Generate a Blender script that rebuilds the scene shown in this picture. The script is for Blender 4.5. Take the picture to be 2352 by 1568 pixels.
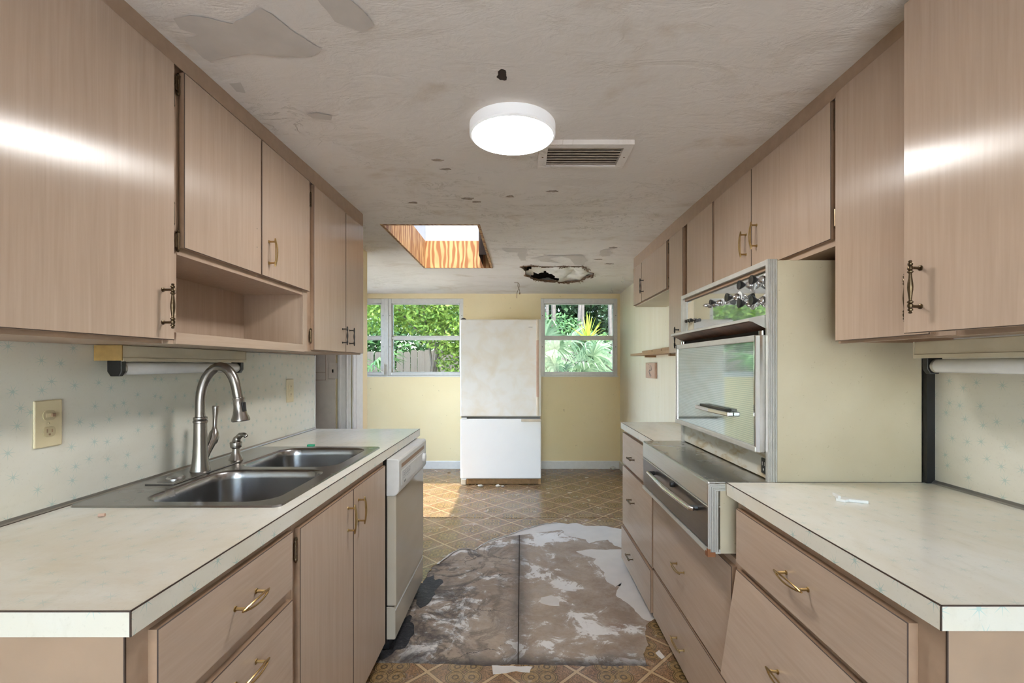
import bpy, bmesh, math, random
from mathutils import Vector, Matrix, noise
from mathutils.geometry import delaunay_2d_cdt

for o in list(bpy.data.objects):
    bpy.data.objects.remove(o, do_unlink=True)
SC = bpy.context.scene
COL = SC.collection
R = math.radians
rnd = random.Random(7)

# ------------------------------------------------------------------ camera
cam_d = bpy.data.cameras.new('camera')
cam_d.sensor_fit = 'HORIZONTAL'
cam_d.sensor_width = 36.0
cam_d.lens = 1085.0 / 2352.0 * 36.0
cam_d.shift_x = -21.0 / 2352.0
cam_d.shift_y = 54.0 / 2352.0
cam_d.clip_start = 0.02
cam = bpy.data.objects.new('camera', cam_d)
cam.location = (0, 0, 1.29)
cam.rotation_euler = (R(90), 0, 0)
COL.objects.link(cam)
SC.camera = cam

# ------------------------------------------------------------------ sky, sun, exposure
SUN_DIR = Vector((-0.12, 0.36, -1.0)).normalized()
w = bpy.data.worlds.new('sky')
SC.world = w
w.use_nodes = True
wn = w.node_tree
wn.nodes.clear()
sky = wn.nodes.new('ShaderNodeTexSky')
sky.sky_type = 'NISHITA'
sky.sun_disc = False
sky.sun_elevation = R(68)
sky.sun_rotation = R(160)
sky.air_density = 1.0
sky.dust_density = 2.0
bg = wn.nodes.new('ShaderNodeBackground')
bg.inputs['Strength'].default_value = 1.35
wo = wn.nodes.new('ShaderNodeOutputWorld')
wn.links.new(sky.outputs[0], bg.inputs[0])
wn.links.new(bg.outputs[0], wo.inputs[0])

sun_d = bpy.data.lights.new('sun', 'SUN')
sun_d.energy = 5.5
sun_d.angle = R(0.6)
sun_d.color = (1.0, 0.96, 0.90)
sun = bpy.data.objects.new('sun', sun_d)
sun.rotation_euler = SUN_DIR.to_track_quat('-Z', 'Y').to_euler()
sun.location = (1, -4, 12)
COL.objects.link(sun)

SC.view_settings.view_transform = 'Standard'
SC.view_settings.look = 'None'
SC.view_settings.exposure = 1.02
SC.view_settings.gamma = 1.0
SC.view_settings.use_curve_mapping = False
LAMP_STRENGTH = 40.0
try:
    SC.cycles.use_denoising = True
    SC.cycles.use_adaptive_sampling = True
    SC.cycles.adaptive_threshold = 0.15
    SC.cycles.adaptive_min_samples = 16
    SC.cycles.max_bounces = 6
    SC.cycles.diffuse_bounces = 4
    SC.cycles.glossy_bounces = 3
    SC.cycles.transparent_max_bounces = 12
    SC.cycles.sample_clamp_indirect = 8.0
    SC.cycles.caustics_reflective = False
    SC.cycles.caustics_refractive = False
except Exception:
    pass

# ------------------------------------------------------------------ material helper
class NB:
    def __init__(self, name):
        self.m = bpy.data.materials.new(name)
        self.m.use_nodes = True
        self.t = self.m.node_tree
        self.b = self.t.nodes['Principled BSDF']
        self.out = self.t.nodes['Material Output']
    def n(self, ty, **kw):
        nd = self.t.nodes.new(ty)
        for k, v in kw.items():
            setattr(nd, k, v)
        return nd
    def put(self, sock, v):
        if v is None:
            return
        if isinstance(v, bpy.types.NodeSocket):
            self.t.links.new(v, sock)
        elif isinstance(v, (tuple, list)):
            if sock.type == 'RGBA' and len(v) == 3:
                v = (*v, 1.0)
            sock.default_value = v
        else:
            sock.default_value = v
    def set(self, **kw):
        for k, v in kw.items():
            self.put(self.b.inputs[k.replace('_', ' ')], v)
        return self
    def pos(self):
        return self.n('ShaderNodeNewGeometry').outputs['Position']
    def map(self, v, scale=(1, 1, 1), loc=(0, 0, 0), rot=(0, 0, 0)):
        m = self.n('ShaderNodeMapping')
        self.put(m.inputs['Vector'], v)
        m.inputs['Scale'].default_value = scale
        m.inputs['Location'].default_value = loc
        m.inputs['Rotation'].default_value = rot
        return m.outputs[0]
    def noise(self, v, scale, detail=4.0, rough=0.55, dist=0.0):
        t = self.n('ShaderNodeTexNoise')
        self.put(t.inputs['Vector'], v)
        t.inputs['Scale'].default_value = scale
        t.inputs['Detail'].default_value = detail
        t.inputs['Roughness'].default_value = rough
        t.inputs['Distortion'].default_value = dist
        return t.outputs[0]
    def vor(self, v, scale, feature='F1', rand=1.0, out='Distance'):
        t = self.n('ShaderNodeTexVoronoi', feature=feature)
        self.put(t.inputs['Vector'], v)
        t.inputs['Scale'].default_value = scale
        t.inputs['Randomness'].default_value = rand
        return t.outputs[out]
    def math(self, op, a, b=None, clamp=False):
        m = self.n('ShaderNodeMath', operation=op)
        m.use_clamp = clamp
        self.put(m.inputs[0], a)
        self.put(m.inputs[1], b)
        return m.outputs[0]
    def vm(self, op, a, b=None):
        m = self.n('ShaderNodeVectorMath', operation=op)
        self.put(m.inputs[0], a)
        self.put(m.inputs[1], b)
        return m.outputs['Value'] if op in ('LENGTH', 'DOT_PRODUCT', 'DISTANCE') else m.outputs[0]
    def sep(self, v):
        s = self.n('ShaderNodeSeparateXYZ')
        self.put(s.inputs[0], v)
        return s.outputs
    def comb(self, x, y, z):
        s = self.n('ShaderNodeCombineXYZ')
        for i, k in enumerate((x, y, z)):
            self.put(s.inputs[i], k)
        return s.outputs[0]
    def mix(self, f, a, b):
        m = self.n('ShaderNodeMix', data_type='RGBA')
        self.put(m.inputs[0], f)
        self.put(m.inputs[6], a)
        self.put(m.inputs[7], b)
        return m.outputs[2]
    def ramp(self, f, lo, hi):
        m = self.n('ShaderNodeMapRange')
        m.clamp = True
        self.put(m.inputs[0], f)
        m.inputs[1].default_value = lo
        m.inputs[2].default_value = hi
        return m.outputs[0]
    def bump(self, h, strength=0.3, dist=0.01):
        b = self.n('ShaderNodeBump')
        b.inputs['Strength'].default_value = strength
        b.inputs['Distance'].default_value = dist
        self.put(b.inputs['Height'], h)
        self.t.links.new(b.outputs[0], self.b.inputs['Normal'])

M = {}

def plain(name, col, rough=0.5, metal=0.0, spec=0.5, var=0.06, vscale=25.0):
    """one colour with a faint mottle so that it never looks like plastic"""
    k = NB(name)
    p = k.pos()
    f = k.noise(p, vscale, 4)
    d = tuple(max(0, c * (1 - var * 2)) for c in col)
    l = tuple(min(1, c * (1 + var)) for c in col)
    k.set(Base_Color=k.mix(f, d, l), Roughness=rough, Metallic=metal)
    k.b.inputs['Specular IOR Level'].default_value = spec
    M[name] = k.m
    return k.m

def laminate(name, axis, c0, c1, rough=0.27):
    k = NB(name)
    p = k.pos()
    sc = {'z': (150, 150, 4.5), 'y': (150, 6.0, 130)}[axis]
    g = k.noise(k.map(p, sc), 1.0, 5, 0.6, 0.6)
    sc2 = {'z': (44, 44, 2.0), 'y': (44, 2.6, 36)}[axis]
    g2 = k.noise(k.map(p, sc2), 1.0, 3, 0.5, 1.2)
    lo = k.noise(p, 2.3, 2)
    f = k.math('ADD', k.math('MULTIPLY', g, 0.55), k.math('MULTIPLY', g2, 0.45))
    c = k.mix(k.ramp(f, 0.30, 0.70), c0, c1)
    c = k.mix(k.math('MULTIPLY', k.ramp(lo, 0.35, 0.7), 0.25), c, (c1[0] * 1.02, c1[1] * 0.93, c1[2] * 0.87))
    tg = k.n('ShaderNodeTangent', direction_type='RADIAL', axis='Z')
    k.set(Base_Color=c, Roughness=rough, Anisotropic=0.92, Anisotropic_Rotation=0.0)
    k.t.links.new(tg.outputs[0], k.b.inputs['Tangent'])
    k.b.inputs['Specular IOR Level'].default_value = 0.6
    M[name] = k.m

LC0, LC1 = (0.435, 0.320, 0.240), (0.520, 0.395, 0.303)
laminate('lam_v', 'z', LC0, LC1, 0.25)
laminate('lam_h', 'y', LC0, LC1, 0.24)
plain('lam_edge', (0.34, 0.215, 0.135), 0.5, var=0.12, vscale=40)
plain('seam', (0.055, 0.032, 0.022), 0.6)
plain('frame_wood', (0.42, 0.29, 0.20), 0.45, var=0.1, vscale=30)
plain('cab_side', (0.35, 0.235, 0.155), 0.4, var=0.08, vscale=12)
plain('dark_gap', (0.02, 0.015, 0.012), 0.8)
plain('brass', (0.45, 0.30, 0.125), 0.28, 1.0, var=0.15, vscale=120)
plain('antique', (0.16, 0.115, 0.07), 0.3, 1.0, var=0.35, vscale=160)
plain('dark_metal', (0.06, 0.055, 0.05), 0.35, 0.8)
plain('chrome', (0.66, 0.65, 0.64), 0.16, 1.0)
plain('steel', (0.50, 0.485, 0.465), 0.30, 1.0, var=0.05)
plain('nickel', (0.34, 0.315, 0.29), 0.25, 1.0, var=0.08)
plain('black', (0.012, 0.012, 0.013), 0.35)
plain('cream_metal', (0.62, 0.555, 0.41), 0.4, var=0.08, vscale=18)
plain('cream_rust', (0.46, 0.30, 0.10), 0.6, var=0.2, vscale=40)
plain('ivory', (0.72, 0.62, 0.40), 0.35)
plain('ivory_dark', (0.56, 0.47, 0.29), 0.35)
plain('tube_glass', (0.80, 0.80, 0.80), 0.12)
plain('white_paint', (0.80, 0.79, 0.77), 0.4)
plain('white_enamel', (0.86, 0.86, 0.86), 0.28, var=0.015, vscale=6)
plain('grey_wall', (0.72, 0.66, 0.60), 0.7)
plain('alu', (0.74, 0.73, 0.705), 0.42, 0.15, var=0.08)
plain('range_trim', (0.55, 0.54, 0.50), 0.38, 0.35, var=0.1)
plain('groove_shade', (0.16, 0.14, 0.11), 0.6)  # dark base behind the ribs, shade painted into the grooves
plain('rubber', (0.25, 0.09, 0.03), 0.6)
plain('wire', (0.20, 0.12, 0.05), 0.6)
plain('concrete_out', (0.72, 0.70, 0.66), 0.9)  # outdoor paving, made pale to bounce sunlight indoors
plain('pale_tile', (0.70, 0.67, 0.62), 0.4)
plain('bark', (0.11, 0.09, 0.072), 0.9, var=0.3, vscale=18)
plain('house_roof', (0.40, 0.37, 0.34), 0.9)
plain('plastic_clear', (0.82, 0.83, 0.82), 0.2)
plain('green_scrub', (0.04, 0.36, 0.20), 0.8)
plain('paper', (0.56, 0.50, 0.435), 0.75, var=0.08, vscale=9)
plain('plaster_raw', (0.59, 0.525, 0.46), 0.9, var=0.08, vscale=14)
plain('plaster_white', (0.80, 0.75, 0.66), 0.85, var=0.1, vscale=20)
plain('rot', (0.22, 0.13, 0.075), 0.9, var=0.5, vscale=60)
plain('chip', (0.40, 0.32, 0.245), 0.9, var=0.4, vscale=60)
plain('cavity', (0.035, 0.022, 0.015), 0.95)
plain('shelf_wood', (0.42, 0.24, 0.12), 0.5, var=0.15, vscale=30)
plain('plaque_wood', (0.60, 0.40, 0.30), 0.5, var=0.1, vscale=30)
plain('curb_metal', (0.50, 0.53, 0.58), 0.35, 0.2)
plain('tan_handle', (0.74, 0.63, 0.49), 0.4, var=0.12, vscale=10)
plain('grille_tan', (0.40, 0.22, 0.09), 0.55, var=0.3, vscale=30)
plain('dw_grey', (0.60, 0.585, 0.56), 0.35)
plain('dw_panel', (0.66, 0.655, 0.64), 0.35)
plain('ink', (0.16, 0.16, 0.17), 0.6)
plain('badge', (0.28, 0.27, 0.26), 0.3, 0.7)

def make_dw_door():
    k = NB('dw_door')
    p = k.pos()
    f = k.noise(k.map(p, (2, 2, 9)), 1.0, 3)
    k.set(Base_Color=k.mix(f, (0.39, 0.335, 0.265), (0.44, 0.385, 0.31)), Roughness=0.14)  # tan base colour stands in for what the glossy door reflects
    h = k.noise(k.map(p, (1, 1.6, 7)), 1.0, 1)
    k.bump(h, 0.25, 0.02)
    M['dw_door'] = k.m
make_dw_door()

def make_brushed(name, col, sc, rough):
    k = NB(name)
    p = k.pos()
    f = k.noise(k.map(p, sc), 1.0, 3)
    lo = k.noise(p, 6, 3)
    c = k.mix(f, tuple(c * 0.86 for c in col), tuple(min(1, c * 1.08) for c in col))
    k.set(Base_Color=c, Metallic=1.0, Roughness=k.math('ADD', k.math('MULTIPLY', lo, 0.14), rough))
    M[name] = k.m
make_brushed('brushed_y', (0.50, 0.50, 0.50), (220, 4, 220), 0.20)
make_brushed('sink_steel', (0.38, 0.37, 0.365), (180, 5, 180), 0.18)
make_brushed('drawer_steel', (0.20, 0.185, 0.185), (200, 3, 260), 0.25)
make_brushed('band_steel', (0.60, 0.60, 0.58), (200, 3, 260), 0.30)

def star_layer(k, p2, scale, seed, col_in, star_col, size, amt):
    """eight-pointed printed starbursts on a jittered grid; p2 is a 2D vector in metres"""
    v = k.n('ShaderNodeTexVoronoi', feature='F1')
    v.voronoi_dimensions = '2D'
    v.inputs['Scale'].default_value = scale
    v.inputs['Randomness'].default_value = 0.62
    q = k.vm('ADD', p2, (seed, seed * 0.7, 0))
    k.put(v.inputs['Vector'], q)
    cell = v.outputs['Position']
    d = k.vm('SUBTRACT', q, cell)
    rr = k.vm('LENGTH', d)
    s = k.sep(d)
    ang = k.math('ARCTAN2', s[1], s[0])
    cs = k.sep(v.outputs['Color'])
    ray = k.math('ABSOLUTE', k.math('SINE', k.math('ADD', k.math('MULTIPLY', ang, 4.0), k.math('MULTIPLY', cs[0], 6.0))))
    side = k.math('MULTIPLY', ray, k.math('MULTIPLY', rr, 0.25))
    wdt = k.math('MULTIPLY', k.math('SUBTRACT', 1.0, k.math('DIVIDE', rr, size)), 0.00105)
    on = k.math('LESS_THAN', side, wdt)
    pick = k.math('GREATER_THAN', cs[1], 0.12)
    f = k.math('MULTIPLY', k.math('MULTIPLY', on, pick), amt)
    return k.mix(f, col_in, star_col)

def star_laminate(name, plane, base, stain, amt, stains=0.5):
    k = NB(name)
    p = k.pos()
    s = k.sep(p)
    if plane == 'yz':
        p2 = k.comb(s[1], s[2], 0.0)
    elif plane == 'xy':
        p2 = k.comb(s[0], s[1], 0.0)
    else:
        p2 = k.comb(s[0], s[2], 0.0)
    dirt = k.noise(k.map(p, (3.2, 1.7, 3.2)), 1.0, 5, 0.6, 0.4)
    fine = k.noise(p, 160, 2)
    streak = k.noise(k.map(p, (26, 6, 12), rot=(0, 0, 0.5)), 1.0, 5, 0.65)
    c = k.mix(k.math('MULTIPLY', k.ramp(dirt, 0.42, 0.72), stains), base, stain)
    c = k.mix(k.math('MULTIPLY', k.ramp(streak, 0.56, 0.80), 0.30 * stains), c, (0.36, 0.32, 0.22))
    c = k.mix(k.math('MULTIPLY', k.ramp(fine, 0.62, 0.75), 0.16), c, (0.36, 0.32, 0.24))
    if plane == 'xy':
        near = k.math('MULTIPLY', k.ramp(s[1], 1.2, 0.76), k.ramp(s[0], -0.2, -0.6))
        st = k.math('MULTIPLY', near, k.ramp(k.noise(k.map(p, (3, 7, 1), rot=(0, 0, 0.3)), 1.0, 6, 0.65, 0.5), 0.34, 0.68))
        c = k.mix(k.math('MULTIPLY', st, 0.6), c, (0.56, 0.43, 0.27))
    c = star_layer(k, p2, 19.0, 3.3, c, (0.30, 0.50, 0.47), 0.019, amt)
    k.set(Base_Color=c, Roughness=0.24)
    k.b.inputs['Specular IOR Level'].default_value = 0.5
    M[name] = k.m
star_laminate('star_wall', 'yz', (0.73, 0.71, 0.625), (0.60, 0.54, 0.40), 0.50, 0.5)
star_laminate('star_top', 'xy', (0.77, 0.755, 0.69), (0.62, 0.53, 0.36), 0.26, 0.6)
star_laminate('star_edge', 'yz', (0.74, 0.715, 0.635), (0.62, 0.55, 0.40), 0.6, 0.5)
star_laminate('star_end', 'xz', (0.64, 0.61, 0.53), (0.62, 0.55, 0.40), 0.6, 0.6)  # same laminate, darkened to offset the strong daylight on the end face

def make_tower_side():
    k = NB('tower_beige')
    p = k.pos()
    f = k.noise(p, 3.0, 4)
    sp = k.noise(p, 90, 3, 0.7)
    c = k.mix(k.ramp(f, 0.3, 0.75), (0.60, 0.53, 0.385), (0.50, 0.43, 0.295))
    c = k.mix(k.math('MULTIPLY', k.ramp(sp, 0.66, 0.74), 0.5), c, (0.30, 0.24, 0.14))
    k.set(Base_Color=c, Roughness=0.42)
    M['tower_beige'] = k.m
make_tower_side()

def make_lower_panel():
    k = NB('stained_cream')
    p = k.pos()
    f = k.noise(k.map(p, (8, 8, 22)), 1.0, 5, 0.6, 0.8)
    c = k.mix(k.ramp(f, 0.48, 0.68), (0.72, 0.70, 0.60), (0.50, 0.38, 0.19))
    k.set(Base_Color=c, Roughness=0.4)
    M['stained_cream'] = k.m
make_lower_panel()

def make_fridge():
    k = NB('fridge_stained')
    p = k.pos()
    f = k.noise(k.map(p, (5.4, 1, 5.4)), 1.0, 5, 0.55, 0.6)
    g = k.vor(k.map(p, (6.5, 1, 6.5)), 1.0, 'F1', 1.0)
    q = k.math('ADD', k.math('MULTIPLY', f, 0.8), k.math('MULTIPLY', g, 0.25))
    c = k.mix(k.ramp(q, 0.46, 0.70), (0.82, 0.80, 0.765), (0.765, 0.70, 0.60))
    k.set(Base_Color=c, Roughness=0.35)
    M['fridge_stained'] = k.m
make_fridge()

def make_wall_paint(name, a, b, rough=0.6, grain=False):
    k = NB(name)
    p = k.pos()
    f = k.noise(p, 1.6, 4)
    if grain:
        f = k.noise(k.map(p, (40, 14, 1.2)), 1.0, 4, 0.6, 0.6)
    fine = k.noise(p, 60, 3)
    sp = k.noise(p, 33, 2, 0.5)
    c = k.mix(k.ramp(f, 0.3, 0.7), a, b)
    c = k.mix(k.math('MULTIPLY', k.ramp(sp, 0.73, 0.78), 0.4), c, (0.35, 0.25, 0.12))
    k.set(Base_Color=c, Roughness=rough)
    k.bump(fine, 0.08, 0.004)
    M[name] = k.m
make_wall_paint('yellow_paint', (0.86, 0.715, 0.43), (0.90, 0.765, 0.49))
make_wall_paint('cream_panel', (0.91, 0.83, 0.67), (0.86, 0.77, 0.59), 0.45, True)

def make_ceiling():
    k = NB('ceiling_plaster')
    p = k.pos()
    warp = k.vm('MULTIPLY', k.vm('SUBTRACT', k.n('ShaderNodeTexNoise').outputs[1], (0.5, 0.5, 0.5)), (0.0, 0.0, 0.0))
    big = k.noise(p, 0.9, 5, 0.6, 0.6)
    mid = k.noise(k.map(p, (2.2, 4.6, 1)), 1.0, 6, 0.65, 1.2)
    ridges = k.math('ABSOLUTE', k.math('SUBTRACT', k.noise(k.map(p, (4.5, 8.5, 1)), 1.0, 5, 0.6, 1.6), 0.5))
    crack = k.math('SUBTRACT', 1.0, k.ramp(ridges, 0.0, 0.022))
    mask = k.ramp(k.math('ADD', k.noise(p, 1.7, 4, 0.6), k.math('MULTIPLY', k.math('ABSOLUTE', k.math('SUBTRACT', k.sep(p)[1], 3.1)), -0.10)), 0.38, 0.56)
    crack = k.math('MULTIPLY', crack, mask)
    fine = k.noise(p, 55, 5, 0.65)
    c = k.mix(k.ramp(big, 0.35, 0.68), (0.775, 0.708, 0.645), (0.70, 0.632, 0.565))
    c = k.mix(k.math('MULTIPLY', k.ramp(mid, 0.55, 0.60), 0.35), c, (0.62, 0.545, 0.465))
    c = k.mix(k.math('MULTIPLY', crack, 0.5), c, (0.34, 0.27, 0.19))
    brown = k.math('MULTIPLY', k.ramp(k.noise(k.map(p, (2.4, 3.4, 1), loc=(4, 1, 0)), 1.0, 5, 0.6, 0.5), 0.56, 0.72), 0.5)
    c = k.mix(brown, c, (0.47, 0.345, 0.225))
    k.set(Base_Color=c, Roughness=0.75)
    h = k.math('ADD', k.math('MULTIPLY', fine, 0.30), k.math('MULTIPLY', k.ramp(mid, 0.5, 0.62), -0.5))
    h = k.math('ADD', h, k.math('MULTIPLY', crack, -1.0))
    h = k.math('ADD', h, k.math('MULTIPLY', k.noise(k.map(p, (10, 16, 1)), 1.0, 4, 0.6, 1.5), 0.9))
    k.bump(h, 0.40, 0.006)
    M['ceiling_plaster'] = k.m
make_ceiling()

def make_subfloor():
    k = NB('subfloor')
    p = k.pos()
    s = k.sep(p)
    n1 = k.noise(p, 3.0, 7, 0.65, 0.3)
    n2 = k.noise(k.map(p, loc=(7, 3, 0)), 2.4, 8, 0.68, 0.5)
    n3 = k.noise(k.map(p, loc=(1, 9, 0)), 6.0, 8, 0.7, 0.2)
    fine = k.noise(p, 70, 5, 0.7)
    c = k.mix(k.ramp(n1, 0.35, 0.65), (0.23, 0.160, 0.108), (0.385, 0.295, 0.215))
    c = k.mix(k.math('MULTIPLY', k.ramp(n3, 0.5, 0.62), 0.4), c, (0.38, 0.32, 0.265))
    c = k.mix(k.math('MULTIPLY', k.ramp(fine, 0.5, 0.8), 0.35), c, (0.10, 0.075, 0.06))
    # old white adhesive and paper left behind
    n4 = k.noise(k.map(p, loc=(12, 4, 0)), 7.5, 9, 0.72, 0.8)
    wl = k.math('ADD', k.math('MULTIPLY', n2, 0.55), k.math('MULTIPLY', n4, 0.50))
    c = k.mix(k.math('MULTIPLY', k.ramp(wl, 0.50, 0.60), 0.45), c, (0.50, 0.45, 0.395))
    white = k.ramp(wl, 0.55, 0.572)
    c = k.mix(k.math('MULTIPLY', white, 0.85), c, k.mix(n3, (0.60, 0.545, 0.48), (0.74, 0.70, 0.65)))
    vein = k.math('SUBTRACT', 1.0, k.ramp(k.math('ABSOLUTE', k.math('SUBTRACT', k.noise(k.map(p, loc=(5, 8, 0)), 2.8, 8, 0.66, 0.9), 0.5)), 0.0, 0.055))
    c = k.mix(k.math('MULTIPLY', k.math('MULTIPLY', vein, k.ramp(s[0], 0.12, -0.35)), 0.75), c, (0.045, 0.034, 0.028))
    # damp black stain toward the dishwasher side and at the seam
    left = k.ramp(s[0], -0.10, -0.62)
    dk = k.math('ADD', k.math('MULTIPLY', left, 0.30), k.noise(k.map(p, loc=(3, 5, 0)), 3.2, 7, 0.65, 0.4))
    c = k.mix(k.math('MULTIPLY', k.ramp(dk, 0.68, 0.86), 0.82), c, (0.030, 0.023, 0.022))
    sd = k.math('ADD', k.math('MULTIPLY', k.math('ABSOLUTE', k.math('ADD', s[0], 0.013)), -3.0), k.math('MULTIPLY', n1, 0.55))
    c = k.mix(k.math('MULTIPLY', k.ramp(sd, 0.08, 0.34), 0.75), c, (0.055, 0.045, 0.04))
    fr = k.math('ADD', k.math('MULTIPLY', k.math('SUBTRACT', s[1], 2.03), -5.0), k.math('MULTIPLY', n3, 0.9))
    c = k.mix(k.math('MULTIPLY', k.ramp(fr, 0.02, 0.42), 0.85), c, (0.035, 0.028, 0.024))
    # rusty spots on the far right
    rr = k.math('MULTIPLY', k.ramp(s[0], 0.30, 0.52), k.ramp(k.noise(k.map(p, loc=(2, 2, 0)), 5.0, 6, 0.65), 0.55, 0.68))
    c = k.mix(k.math('MULTIPLY', rr, 0.7), c, (0.17, 0.07, 0.035))
    wv = k.vm('ADD', p, k.vm('MULTIPLY', k.comb(n3, n2, 0.0), (0.30, 0.30, 0.0)))
    vc = k.n('ShaderNodeTexVoronoi', feature='DISTANCE_TO_EDGE')
    k.put(vc.inputs['Vector'], wv)
    vc.inputs['Scale'].default_value = 2.6
    ck = k.math('MULTIPLY', k.math('LESS_THAN', vc.outputs['Distance'], 0.0045), k.ramp(s[0], 0.05, -0.15))
    c = k.mix(k.math('MULTIPLY', ck, 0.8), c, (0.04, 0.03, 0.025))
    k.set(Base_Color=c, Roughness=0.8)
    h = k.math('ADD', k.math('MULTIPLY', fine, 0.35), k.math('MULTIPLY', white, 0.6))
    k.bump(h, 0.5, 0.004)
    M['subfloor'] = k.m
make_subfloor()

def make_tar():
    k = NB('tar')
    p = k.pos()
    f = k.noise(p, 40, 5, 0.7)
    k.set(Base_Color=k.mix(k.ramp(f, 0.55, 0.75), (0.012, 0.011, 0.012), (0.10, 0.09, 0.085)), Roughness=0.55)
    k.bump(f, 0.8, 0.01)
    M['tar'] = k.m
make_tar()

def make_vinyl():
    k = NB('vinyl')
    p = k.pos()
    s = k.sep(p)
    D = 0.313
    x = k.math('ADD', s[0], 0.2375)
    y = k.math('SUBTRACT', s[1], 1.982)
    a = k.math('DIVIDE', k.math('ADD', x, y), D)
    b = k.math('DIVIDE', k.math('SUBTRACT', x, y), D)
    al = k.math('SUBTRACT', k.math('FRACT', k.math('ADD', a, 0.5)), 0.5)
    bl = k.math('SUBTRACT', k.math('FRACT', k.math('ADD', b, 0.5)), 0.5)
    lx = k.math('MULTIPLY', k.math('ADD', al, bl), D / 2)
    ly = k.math('MULTIPLY', k.math('SUBTRACT', al, bl), D / 2)
    ax = k.math('SUBTRACT', k.math('ABSOLUTE', lx), 0.034)
    ay = k.math('SUBTRACT', k.math('ABSOLUTE', ly), 0.034)
    dist = k.vm('LENGTH', k.comb(ax, ay, 0.0))
    out = k.vm('LENGTH', k.comb(lx, ly, 0.0))
    inside = k.math('LESS_THAN', dist, 0.043)
    r1 = k.math('LESS_THAN', k.math('ABSOLUTE', k.math('SUBTRACT', dist, 0.0405)), 0.0022)
    r2 = k.math('LESS_THAN', k.math('ABSOLUTE', k.math('SUBTRACT', dist, 0.0325)), 0.0016)
    r3 = k.math('LESS_THAN', k.math('ABSOLUTE', k.math('SUBTRACT', dist, 0.012)), 0.0035)
    rings = k.math('MAXIMUM', r1, k.math('MAXIMUM', r2, r3))
    scroll = k.noise(k.map(p, (1, 1, 1)), 46, 3, 0.6, 2.5)
    swirl = k.math('ABSOLUTE', k.math('SUBTRACT', scroll, 0.5))
    lineS = k.math('SUBTRACT', 1.0, k.ramp(swirl, 0.02, 0.075))
    wear = k.noise(p, 2.6, 4)
    base = k.mix(wear, (0.235, 0.120, 0.052), (0.33, 0.178, 0.086))
    dark = (0.040, 0.028, 0.014)
    c = k.mix(k.math('MULTIPLY', lineS, 0.75), base, dark)
    ringf = k.math('MULTIPLY', inside, rings)
    cin = k.mix(k.math('MULTIPLY', lineS, 0.5), (0.30, 0.178, 0.066), dark)
    c = k.mix(inside, c, cin)
    c = k.mix(k.math('MULTIPLY', ringf, 0.75), c, dark)
    edge = k.math('MAXIMUM', k.math('ABSOLUTE', al), k.math('ABSOLUTE', bl))
    line = k.math('GREATER_THAN', edge, 0.472)
    ln2 = k.math('MULTIPLY', k.math('GREATER_THAN', edge, 0.455), k.math('LESS_THAN', edge, 0.464))
    c = k.mix(k.math('MULTIPLY', ln2, 0.7), c, dark)
    c = k.mix(k.math('MULTIPLY', line, 0.9), c, (0.44, 0.29, 0.15))
    dust = k.math('MULTIPLY', k.ramp(k.noise(p, 5, 5, 0.65), 0.42, 0.72), 0.20)
    c = k.mix(dust, c, (0.50, 0.40, 0.30))
    ro = k.math('ADD', k.math('MULTIPLY', k.noise(p, 9, 4, 0.6), 0.24), 0.12)
    k.set(Base_Color=c, Roughness=ro)
    k.bump(k.noise(p, 5, 3), 0.25, 0.012)
    M['vinyl'] = k.m
make_vinyl()

def make_ply():
    k = NB('shaft_plywood')
    p = k.pos()
    wv = k.n('ShaderNodeTexWave', wave_type='BANDS', bands_direction='X')
    k.put(wv.inputs['Vector'], k.map(p, (1.0, 1.0, 0.28), rot=(0, 0, 0.6)))
    wv.inputs['Scale'].default_value = 9.0
    wv.inputs['Distortion'].default_value = 9.0
    wv.inputs['Detail'].default_value = 2.0
    wv.inputs['Detail Scale'].default_value = 1.2
    big = k.noise(p, 4.0, 3)
    c = k.mix(k.ramp(wv.outputs[1], 0.25, 0.75), (0.26, 0.095, 0.026), (0.52, 0.31, 0.13))
    c = k.mix(k.math('MULTIPLY', k.ramp(big, 0.5, 0.75), 0.4), c, (0.26, 0.11, 0.04))
    k.set(Base_Color=c, Roughness=0.6)
    M['shaft_plywood'] = k.m
make_ply()

def make_pane(name, tint, refl=1.0):
    k = NB(name)
    tr = k.n('ShaderNodeBsdfTransparent')
    tr.inputs[0].default_value = (*tint, 1)
    gl = k.n('ShaderNodeBsdfGlossy')
    gl.inputs['Roughness'].default_value = 0.02
    fr = k.n('ShaderNodeFresnel')
    fr.inputs['IOR'].default_value = 1.45
    mx = k.n('ShaderNodeMixShader')
    k.t.links.new(k.math('MULTIPLY', fr.outputs[0], refl), mx.inputs[0])
    k.t.links.new(tr.outputs[0], mx.inputs[1])
    k.t.links.new(gl.outputs[0], mx.inputs[2])
    k.t.links.new(mx.outputs[0], k.out.inputs[0])
    M[name] = k.m
make_pane('pane_glass', (0.96, 0.98, 0.97))

def make_oven_glass():
    k = NB('oven_glass')
    p = k.pos()
    s = k.sep(p)
    st = k.math('SINE', k.math('MULTIPLY', s[2], 900.0))
    c = k.mix(k.ramp(st, -0.3, 0.6), (0.42, 0.50, 0.48), (0.58, 0.65, 0.62))
    k.set(Base_Color=c, Metallic=0.72, Roughness=0.05)
    M['oven_glass'] = k.m
    k = NB('control_glass')
    p = k.pos()
    f = k.noise(p, 7, 3)
    k.set(Base_Color=k.mix(f, (0.56, 0.60, 0.62), (0.66, 0.69, 0.71)), Metallic=0.85, Roughness=0.03)
    M['control_glass'] = k.m
make_oven_glass()

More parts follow.
